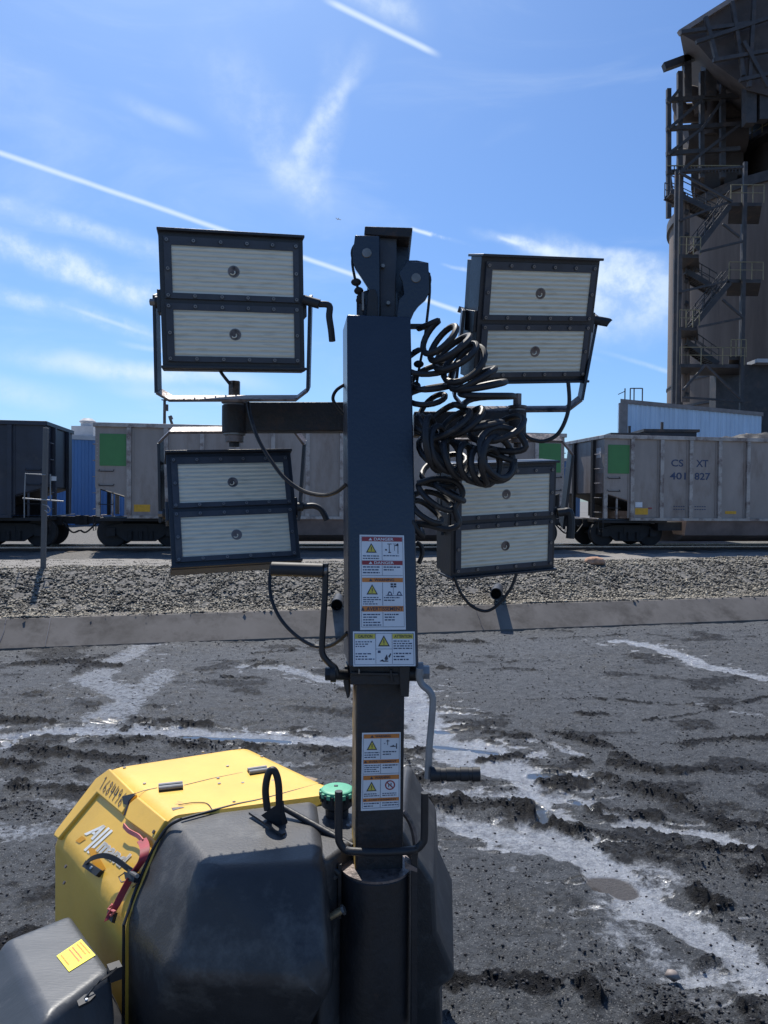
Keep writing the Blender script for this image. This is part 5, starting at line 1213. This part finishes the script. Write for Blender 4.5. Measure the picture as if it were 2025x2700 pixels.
lead([(1100, 1275), (1150, 1262), (1200, 1270), (1220, 1300), (1200, 1340), (1210, 1380), (1180, 1395), (1130, 1385), (1096, 1380)], 2.03, .0075, 'coiled_cord')

# winch cranks
mb = MB(); mb.tube(spline(pl([(858, 1486), (857, 1560), (852, 1650), (849, 1705), (852, 1728), (868, 1748), (884, 1762), (888, 1780)], 1.98), 5), .0078, M['black'], 10); c1 = part(mb, 'winch_crank')
mb = MB(); mb.cyl(A_(715, 1500, 1.98), A_(853, 1504, 1.98), .0172, M['grip'], 20); mb.cyl(A_(853, 1504, 1.98), A_(864, 1505, 1.98), .011, M['bolt'], 12); part(mb, 'grip', c1, bevel=.002)
mb = MB(); mb.cyl(A_(870, 1778, 1.99), A_(918, 1779, 2.02), .013, M['black'], 14); mb.cyl(A_(858, 1776, 1.985), A_(872, 1776, 1.985), .017, M['black'], 6); mb.cyl(A_(872, 1776, 1.985), A_(886, 1776, 1.985), .021, M['black'], 16); part(mb, 'hub', c1)
mb = MB(); mb.tube(spline(pl([(1106, 1762), (1105, 1785), (1113, 1805), (1132, 1822), (1141, 1845), (1138, 1900), (1132, 1970), (1128, 2052)], 1.96), 5), .0085, M['galv'], 10); c2 = part(mb, 'winch_crank')
mb = MB()
xs = [1134, 1160, 1161, 1175, 1176, 1200, 1201, 1213, 1214, 1234, 1235, 1244, 1245, 1265]; rs = [.0172, .0172, .0150, .0150, .0172, .0172, .0152, .0152, .0172, .0172, .0155, .0155, .0172, .0172]
mb.tube([A_(x, 2041, 1.95) for x in xs], rs, M['grip'], 18); part(mb, 'grip', c2)
mb = MB(); mb.cyl(A_(1078, 1776, 2.0), A_(1100, 1776, 2.0), .018, M['black'], 14); mb.cyl(A_(1100, 1772, 1.985), A_(1116, 1772, 1.985), .024, M['galv'], 18); mb.cyl(A_(1116, 1772, 1.985), A_(1132, 1772, 1.985), .017, M['galv'], 6); part(mb, 'hub', c2)

# pipe socket and cradle
PC = A_(991, 2290, 2.04); pr_ = 95 / F * 2.04 * K; ztop = CAM_H - (2290 - 1318) / F * 2.04 * K
def pv(z): return Vector((PC.x, PC.y, z))
mb = MB(); mb.tube([pv(.16), pv(ztop - .004), pv(ztop)], [pr_, pr_, pr_ - .003], M['black'], 48); sock = part(mb, 'mast_socket')
mb = MB(); mb.tube([pv(ztop - .001), pv(ztop + .005)], [pr_ * 1.0, pr_ * 1.0], M['bracket'], 40); part(mb, 'collar_plate', sock)
mb = MB(); 
mb.bar(A_(896, 2278, 2.0), A_(896, 2420, 2.0), .008, M['black']); mb.bar(A_(1092, 2240, 1.99), A_(1092, 2700, 1.99), .014, M['black'], .03); mb.prism(pl([(1068, 2272), (1100, 2290), (1100, 2300), (1068, 2290)], 1.97), (0, .03, 0), M['bracket'])
part(mb, 'socket_rib')
mb = MB(); g = M['brass']; mb.cyl(A_(862, 2422, 1.96), A_(904, 2398, 1.96), .0085, g, 12); mb.cyl(A_(852, 2420, 1.955), A_(866, 2424, 1.955), .016, g, 12); mb.cyl(A_(902, 2400, 1.95), A_(908, 2397, 1.95), .012, M['bolt'], 6); part(mb, 'spring_pin', sock)
mb = MB(); J = [(893, 2086), (893, 2195), (896, 2222), (912, 2240), (935, 2245)] ; J2 = [(1010, 2247), (1075, 2243), (1098, 2238), (1114, 2222), (1119, 2200), (1120, 2090)]
P3 = [A_(x, y, 1.955 if 920 < x < 1080 else 1.97) for x, y in J + J2]; mb.tube(spline(P3, 6), .0095, M['black'], 12); part(mb, 'cradle_hook')

# ---- enclosure
zt = .85
A0, B0, C0, K0, G0, D0 = [gnd(x, y, zt) for x, y in ((287, 2020), (647, 1965), (856, 2066), (850, 2272), (548, 2290), (440, 2155))]
zc = .65
A1, G1, K1 = [gnd(x, y, zc) for x, y in ((139, 2200), (443, 2578), (866, 2600))]
nC0 = (D0 - A0).cross(A1 - A0).normalized(); D1 = onpl(331, 2430, A0, nC0)
e1 = (C0 - D0); e1.z = 0; e1.normalize(); e2 = (A0 - D0); e2.z = 0; e2.normalize()
def low(p, z): return Vector((p.x, p.y, z))
def sh(p, d, z): q = p + d; q.z = z; return q
B1, C1 = sh(B0, e1 * .14, zc), sh(C0, e1 * .10, zc)
def hull(name, pts, m, bev, seg=4, skip=None, parent=None, keepmat=None):
    bm = bmesh.new(); vs = [bm.verts.new(p) for p in pts]; r = bmesh.ops.convex_hull(bm, input=vs)
    bmesh.ops.delete(bm, geom=[g for g in r['geom_interior'] if isinstance(g, bmesh.types.BMVert)], context='VERTS')
    bmesh.ops.dissolve_limit(bm, angle_limit=R(4), verts=bm.verts, edges=bm.edges)
    ed = [e for e in bm.edges if len(e.link_faces) == 2 and e.calc_face_angle() > R(8) and not (skip and skip(e))]
    if bev: bmesh.ops.bevel(bm, geom=ed, offset=bev, segments=seg, profile=.5, affect='EDGES', clamp_overlap=True)
    for ax_, n_ in ((Vector((1, 0, 0)), 26), (Vector((0, 1, 0)), 26), (Vector((0, 0, 1)), 12)):
        ds = [v.co.dot(ax_) for v in bm.verts]; a_, b_ = min(ds), max(ds)
        for k_ in range(1, n_): bmesh.ops.bisect_plane(bm, geom=bm.verts[:] + bm.edges[:] + bm.faces[:], plane_co=ax_ * (a_ + (b_ - a_) * k_ / n_), plane_no=ax_)
    bmesh.ops.recalc_face_normals(bm, faces=bm.faces)
    me = bpy.data.meshes.new(name); bm.to_mesh(me); bm.free(); me.materials.append(m); me.polygons.foreach_set('use_smooth', [True] * len(me.polygons)); me.set_sharp_from_angle(angle=R(38))
    o = bpy.data.objects.new(name, me); COL.objects.link(o)
    if parent is None: adopt(o, tower)
    else:
        o.parent = parent; off = Vector((0, 0, 0)); w = parent
        while w is not None: off += Vector(w.location); w = w.parent
        o.location = -off
    return o
seamN = e2.copy(); s0 = D0 + e2 * .0
lip = e2 * -.012
hood_pts = [A0, B0, C0, D0, A1, B1, C1, D1] + [low(p, .22) for p in (A1, B1, C1, D1)]
seam_set = [C0, D0, C1, D1, low(C1, .22), low(D1, .22)]
def in_seam(e): return all(any((v.co - s).length < 1e-4 for s in seam_set) for v in e.verts)
hood = hull('hood', hood_pts, M['yellow'], .032, 5, skip=in_seam)
nC = (D0 - A0).cross(A1 - A0).normalized()
if nC.dot(Vector((-1, -.5, .3))) < 0: nC = -nC
uvw = lambda k: e2 * k
ins = .008
cowl_pts = [D0 + e1 * ins - Vector((0, 0, ins)) + e2 * .05, C0 - e1 * ins - Vector((0, 0, ins)) + e2 * .05, G0, K0, G1, K1, D1 + e1 * ins + e2 * .05, C1 - e1 * ins + e2 * .05, D1 + e1 * ins, D0 + e1 * ins * 1.2 - Vector((0, 0, ins))] + [low(p + e2 * .30 + e1 * .03, .2) for p in (G1, K1)] + [low(D1 + e1 * ins + e2 * .05, .2), low(C1 - e1 * ins + e2 * .05, .2)]
cowl = hull('cowl', cowl_pts, M['cowl'], .024, 12)
# tank moulding behind the socket
tz = .832
tp = [gnd(x, y, tz) for x, y in ((700, 2130), (858, 2072), (1000, 2085), (1030, 2150), (935, 2215), (872, 2262), (846, 2270))]
mb = MB(); mb.prism(tp, (0, 0, -.6), M['cowl']); part(mb, 'fuel_tank', bevel=.012, seg=3)
rs_ = [at(1062, 2190, 2.0), at(1100, 2262, 2.0), at(1145, 2328, 2.0), at(1152, 2460, 2.0), at(1197, 2562, 2.0), at(1196, 2582, 2.0), at(1158, 2610, 2.0), at(1166, 2760, 2.0)]
rp = rs_ + [low(rs_[-1], .1), Vector((.03, 2.0, .1)), Vector((.03, 2.0, rs_[0].z))]
mb = MB(); mb.prism([(p.x, p.y, p.z) for p in rp], (.04, .5, 0), M['cowl']); part(mb, 'side_cowl', bevel=.012, seg=3)
# raised shell bands of the hood round the door
def on_ch(x, y, o=0.0): return onpl(x, y, A0 + nC * o, nC)
band_t = .010
for poly in ([(288, 2026), (354, 2092), (320, 2146), (254, 2090), (152, 2212), (140, 2203), (146, 2190), (252, 2052)],
             [(362, 2100), (436, 2162), (404, 2214), (327, 2158), (340, 2118)]):
    mb = MB(); mb.prism([on_ch(x, y, band_t) for x, y in poly], -nC * (band_t + .004), M['yellow']); part(mb, 'door_surround', hood, bevel=.004, seg=3)
mb = MB(); s = Sheet(mb, on_ch(279, 2046, band_t), on_ch(338, 2092, band_t), on_ch(317, 2130, band_t), on_ch(261, 2079, band_t))
def scrawl(s):   # hand-written fleet number in marker
    digits = {'1': [(.2, .2), (.5, 0), (.45, 1)], '6': [(.8, .05), (.25, .5), (.2, .85), (.6, 1), (.85, .75), (.5, .55), (.22, .75)], '8': [(.6, .45), (.25, .25), (.5, 0), (.85, .2), (.55, .5), (.2, .75), (.45, 1), (.85, .8), (.6, .45)], '4': [(.3, .0), (.15, .6), (.85, .55), (.75, .1), (.6, 1)], '9': [(.8, .2), (.5, .0), (.2, .25), (.45, .5), (.8, .25), (.7, .7), (.45, 1)]}
    for k, ch in enumerate('1684496'):
        P = digits[ch]
        for (a, b) in zip(P[:-1], P[1:]):
            x0, y0, x1, y1 = (k + a[0] * .85) / 7, a[1], (k + b[0] * .85) / 7, b[1]; dx, dy = (x1 - x0) * 2.0, y1 - y0; l = math.hypot(dx, dy) + 1e-6; wx, wy = -dy / l * .009, dx / l * .028
            s.poly([(x0 - wx, y0 - wy), (x0 + wx, y0 + wy), (x1 + wx, y1 + wy), (x1 - wx, y1 - wy)], M['ink'], 1)
scrawl(s); part(mb, 'marker_number', hood, smooth=0)
mb = MB(); s = Sheet(mb, on_ch(258, 2162), on_ch(352, 2236), on_ch(322, 2272), on_ch(224, 2200))
W_ = M['decal']
s.poly([(-.02, 1.0), (.19, .0), (.25, .0), (.05, 1.0)], W_); s.poly([(.19, .0), (.255, .0), (.235, 1.0), (.175, 1.0)], W_); s.poly([(.10, .60), (.20, .60), (.20, .74), (.08, .74)], W_)
for u in (.275, .36): s.poly([(u - .05, 1.7), (u + .03, -.05), (u + .085, -.05), (u + .005, 1.7)], W_)
for du in (0, .008, .016): s.text('mand', .44 + du, .34, 1.06 + du, 1.36, W_, 2, .12)
s.poly([(-.02, 1.15), (.10, 1.15), (.05, 1.55), (-.06, 1.55)], M['decaly']); s.poly([(.28, 1.5), (.36, 1.3), (.85, 1.85), (.78, 2.4)], M['decaly'])
part(mb, 'logo', hood, smooth=0)
# hinges, seams, fasteners on the top
def top(x, y, o=.002): return gnd(x, y, zt + o)
for (x0, y0, x1, y1) in ((418, 2075, 482, 2068), (655, 2033, 705, 2026)):
    mb = MB(); a, b = top(x0, y0, .008), top(x1, y1, .008); d = (b - a).normalized(); n_ = Vector((d.y, -d.x, 0))
    mb.cyl(a + n_ * .012, b + n_ * .012, .0065, M['galv'], 10); mb.cyl(a - n_ * .010, b - n_ * .010, .0065, M['galv'], 10); mb.box((a + b) / 2 - Vector((0, 0, .006)), ((b - a).length, .04, .003), M['black'], rot=Matrix.Rotation(math.atan2(d.y, d.x), 3, 'Z')); part(mb, 'hinge', hood)
mb = MB()
for seg_ in ([(352, 2094), (380, 2084), (414, 2077)], [(486, 2070), (560, 2052), (652, 2034)], [(705, 2024), (720, 2020)]): mb.strap([top(x, y, .0006) for x, y in seg_], (e2.x, e2.y, 0), .0022, .001, M['ink'])
mb.strap([on_ch(355, 2096, .011), on_ch(340, 2112, .011), on_ch(328, 2150, .011)], e1, .006, .002, M['ink'])
mb.prism([on_ch(x, y, .0125) for x, y in ((322, 2100), (345, 2094), (358, 2091), (346, 2104), (334, 2122), (326, 2120))], nC * .0006, M['black'])
part(mb, 'panel_gap', hood)
mb = MB()
for x, y in ((328, 2026), (381, 2068), (632, 1975), (600, 2022), (535, 1984), (578, 2068), (575, 2054), (617, 2117), (690, 1996), (720, 2060), (640, 2066)):
    a = top(x, y, -.001); mb.cyl(a, a + Vector((0, 0, .004)), .0048, M['bolt'] if x != 617 else M['black'], 8)
for x, y in ((407, 2194), (226, 2280), (171, 2328), (175, 2285)):
    a = on_ch(x, y, .0 if y > 2250 else .010); mb.cyl(a, a + nC * .004, .005, M['bracket'], 8)
part(mb, 'screws', hood)
mb = MB()   # paint loss and scratches
mb.prism([top(x, y, .0008) for x, y in ((452, 2130), (480, 2127), (486, 2129), (465, 2134), (456, 2137))], (0, 0, .0004), M['bracket']); mb.prism([top(x, y, .0008) for x, y in ((792, 2050), (810, 2046), (838, 2054), (826, 2064), (800, 2062))], (0, 0, .0004), M['rust_yellow'])
mb.tube(spline([top(x, y, .003) for x, y in ((470, 2122), (510, 2116), (545, 2118), (560, 2136))], 5), .0012, M['ink'], 5); part(mb, 'scuff', hood)
# black seal between hood and cowl
mb = MB(); sp = spline([top(x, y, .001) for x, y in ((478, 2160), (525, 2147), (620, 2122), (690, 2108), (790, 2082), (850, 2066))], 4); mb.tube(sp, .004, M['grip'], 8)
mb.tube(spline([on_ch(x, y, .004) for x, y in ((478, 2160), (445, 2178), (420, 2210), (395, 2255), (360, 2340), (336, 2410), (326, 2440))], 4), .004, M['grip'], 8)
vv = on_ch(326, 2440, .003); mb.tube([vv, low(vv, .22)], .004, M['grip'], 8); part(mb, 'rubber_seal', hood)
# lower skirt and tail light strip at the far edge
mb = MB(); a = A1 + Vector((0, 0, -.18)); mb.bar(A1 + e1 * .012 - e2 * .02 + Vector((0, 0, -.16)), A1 + e1 * .012 - e2 * .02 + Vector((0, 0, -.30)), .012, M['lred']); part(mb, 'side_reflector', hood)
# latch plate and pull strap
mb = MB(); pc = [(226, 2268), (266, 2294), (252, 2310), (216, 2284)]; mb.prism([on_ch(x, y, .012) for x, y in pc], -nC * .012, M['grip']); a = on_ch(241, 2288, .013); mb.cyl(a, a + nC * .003, .004, M['white'], 8)
mb.strap(spline([on_ch(x, y, o) for x, y, o in ((228, 2274, .012), (245, 2262, .03), (275, 2256, .035), (305, 2266, .03), (335, 2288, .02), (352, 2300, .012))], 5), Vector((.3, .2, .93)), .014, .003, M['grip'])
mb.prism([on_ch(x, y, .02) for x, y in ((326, 2298), (358, 2306), (352, 2326), (330, 2318))], -nC * .02, M['grip'])
mb.tube([on_ch(x, y, .014) for x, y in ((330, 2300), (313, 2312), (320, 2326), (345, 2322), (362, 2330), (350, 2340))], .0018, M['bracket'], 6); part(mb, 'latch', hood)
# hoop, rods, filler
mb = MB(); Yh = 1.93; mb.tube(spline([at(x, y, Yh) for x, y in ((705, 2135), (700, 2085), (706, 2045), (717, 2030), (728, 2040), (735, 2075), (736, 2140))], 6), .0095, M['black'], 12); hoop = part(mb, 'lifting_eye')
mb = MB(); mb.strap([top(660, 2142, .006), top(748, 2200, .006)], (.6, .8, 0), .012, .006, M['black']); mb.prism([at(x, y, Yh - .01) for x, y in ((688, 2150), (735, 2118), (738, 2150), (752, 2196), (744, 2196))], (.01, .02, 0), M['black']); part(mb, 'bracket_foot', hoop)
mb = MB(); mb.cyl(at(745, 2128, 1.98), at(930, 2232, 1.86), .0085, M['black'], 12); part(mb, 'tie_rod'); mb = MB(); mb.cyl(at(848, 2268, 1.80), at(893, 2302, 1.80), .009, M['black'], 12); part(mb, 'tie_rod')
fc = at(889, 2077, 2.02); rr = 42 / F * 2.02; mb = MB(); tz_ = tz
mb.tube([low(fc, tz_ - .01), low(fc, tz_ + .02), low(fc, tz_ + .03), low(fc, fc.z - .03), low(fc, fc.z - .012)], [rr * .72, rr * .74, rr * .98, rr * 1.0, rr * 1.0], M['grip'], 24)
for k in range(14):
    a = 6.2832 * k / 14; p = Vector((fc.x + rr * math.cos(a), fc.y + rr * math.sin(a), fc.z - .030)); mb.cyl(p, p + Vector((0, 0, .020)), .006, M['grip'], 6)
cap = part(mb, 'filler_cap')
mb = MB(); mb.tube([low(fc, fc.z - .012), low(fc, fc.z - .003), low(fc, fc.z)], [rr * 1.02, rr * 1.02, rr * .9], M['green'], 32)
for k in range(14):
    a = 6.2832 * (k + .5) / 14; mb.box((fc.x + rr * 1.02 * math.cos(a), fc.y + rr * 1.02 * math.sin(a), fc.z - .012), (.011, .011, .012), M['green'], rot=Matrix.Rotation(a, 3, 'Z'))
mb.box((fc.x - .004, fc.y + .012, fc.z + .001), (.011, .008, .003), M['ink']); part(mb, 'cap_lid', cap, bevel=.0015)
mb = MB(); c = at(922, 2190, 1.96); mb.cyl(c - Vector((0, 0, .03)), c + Vector((0, 0, .01)), .012, M['bolt'], 12); mb.ball(c + Vector((0, 0, .012)), .011, M['bolt'], 6); part(mb, 'breather')
mb = MB(); c = at(866, 2318, 1.80); mb.cyl(c, c + Vector((.02, -.005, .012)), .008, M['bolt'], 8); mb.cyl(c + Vector((-.01, 0, -.01)), c, .013, M['black'], 6)
mb.tube(spline([at(x, y, 1.78) for x, y in ((852, 2282), (858, 2300), (866, 2320), (864, 2345), (872, 2370))], 5), .004, M['cable'], 6); part(mb, 'hose_fitting')
mb = MB(); mb.tube(spline([at(x, y, 1.98) for x, y in ((1062, 2140), (1080, 2165), (1092, 2200), (1096, 2245), (1092, 2300))], 6), .0075, M['bracket'], 8); part(mb, 'return_hose')

# fender, wheel and chassis
fz = .60
f_ = [gnd(x, y, fz) for x, y in ((14, 2475), (187, 2407), (294, 2557), (122, 2686))]
d01 = (f_[0] - f_[3]).normalized(); dx_ = (f_[0] - f_[1]).normalized()
fl = [Vector((p.x, p.y, fz)) for p in f_]; lo_ = [sh(fl[0], dx_ * .09, .50), sh(fl[1], Vector((0, 0, 0)), .48), sh(fl[2], -d01 * .035, .50), sh(fl[3], dx_ * .09 - d01 * .05, .50)]
lo2 = [sh(p, Vector((0, 0, 0)), .40) for p in lo_]
fend = hull('fender', fl + lo_ + lo2, M['fender'], .018, 4)
def fp(x, y, o=.001): return gnd(x, y, fz + o)
mb = MB(); s = Sheet(mb, fp(214, 2477), fp(252, 2519), fp(182, 2563), fp(149, 2521)); s.rect(0, 0, 1, 1, M['tagyellow'], 0)
s.lines(.08, .05, .9, .30, 2, M['decaly']); s.lines(.08, .36, .85, .62, 2, M['lorange']); s.lines(.1, .82, .8, .95, 1, M['decaly']); part(mb, 'yellow_notice', fend, smooth=0)
mb = MB(); mb.strap(spline([fp(x, y, o) for x, y, o in ((303, 2556, .01), (285, 2572, .022), (258, 2592, .024), (235, 2618, .016), (218, 2645, .004))], 5), (.5, .8, .2), .012, .004, M['grip'])
mb.prism([fp(x, y, .004) for x, y in ((203, 2646), (222, 2630), (245, 2622), (252, 2630), (238, 2645), (208, 2660))], (0, 0, .006), M['grip']); a = fp(228, 2637, .011); mb.cyl(a, a + Vector((0, 0, .003)), .003, M['white'], 8)
mb.box(gnd(302, 2562, fz - .005), (.028, .028, .03), M['grip'], rot=Matrix.Rotation(.6, 3, 'Z')); part(mb, 'rubber_latch', fend)
wc = (fl[0] + fl[1] + fl[2] + fl[3]) / 4; ax = dx_.copy(); ax.z = 0; ax.normalize()
mb = MB(); w0 = Vector((wc.x, wc.y, .28)); prof = [(-.09, .17), (-.095, .24), (-.075, .275), (0, .28), (.075, .275), (.095, .24), (.09, .17)]; mb.tube([w0 + ax * a for a, _ in prof], [r for _, r in prof], M['rubber'], 40); whl = part(mb, 'wheel')
mb = MB(); mb.cyl(w0 + ax * .088, w0 + ax * .10, .15, M['lightgrey'], 28); mb.cyl(w0 + ax * .10, w0 + ax * .13, .04, M['bolt'], 16); part(mb, 'rim', whl)
mb = MB(); far = w0 - ax * .92; mb.tube([far + ax * a for a, _ in prof], [r for _, r in prof], M['rubber'], 40); part(mb, 'wheel')
mb = MB(); mb.cyl(w0, far, .03, M['black'], 12); cen = (A1 + K1) / 2; ang = math.atan2(e2.y, e2.x)
mb.box((cen.x, cen.y, .22), ((A0 - D0).length + .5, .62, .08), M['black'], rot=Matrix.Rotation(ang, 3, 'Z')); mb.box((PC.x, PC.y, .13), (.26, .26, .06), M['black']); mb.bar(low(cen, .18), pv(.18), .08, M['black'])
mb.cyl(pv(.14), pv(-.01), .035, M['black'], 14); mb.cyl(pv(.0), pv(-.015), .11, M['black'], 20); part(mb, 'chassis')

# red tie-down strap hanging over the door edge: a thing of its own
sp = [(326, 2176, .018), (338, 2190, .016), (352, 2198, .014), (366, 2206, .014), (378, 2222, .016), (382, 2244, .022), (374, 2270, .022), (356, 2296, .018), (340, 2322, .014), (322, 2356, .012), (306, 2388, .012), (294, 2408, .012), (288, 2424, .012)]
root = empty('tie_down_strap', on_ch(350, 2300)); W3 = spline([on_ch(x, y, o) for x, y, o in sp], 5)
mb = MB(); mb.strap(W3[:20], Vector((.1, .3, .9)), .011, .004, M['pink']); mb.strap(W3[18:], e1 + Vector((0, 0, .25)), .025, .003, M['red']); o = mb.build('webbing'); adopt(o, root)
mb = MB(); mb.prism([on_ch(x, y, .026) for x, y in ((338, 2290), (360, 2300), (352, 2322), (332, 2312))], -nC * .012, M['grip']); mb.cyl(on_ch(344, 2300, .02), on_ch(362, 2310, .034), .005, M['bolt'], 8); o = mb.build('buckle'); adopt(o, root)
mb = MB(); mb.prism([on_ch(x, y, .014) for x, y in ((284, 2400), (302, 2404), (294, 2432), (280, 2418))], -nC * .01, M['black']); mb.tube([on_ch(x, y, .016) for x, y in ((296, 2384), (286, 2396), (304, 2404), (292, 2414))], .0035, M['pink'], 6); o = mb.build('end_hook'); adopt(o, root)
tag(root, 'frayed red webbing strap with a black buckle hanging down the yellow hood side', 'strap')
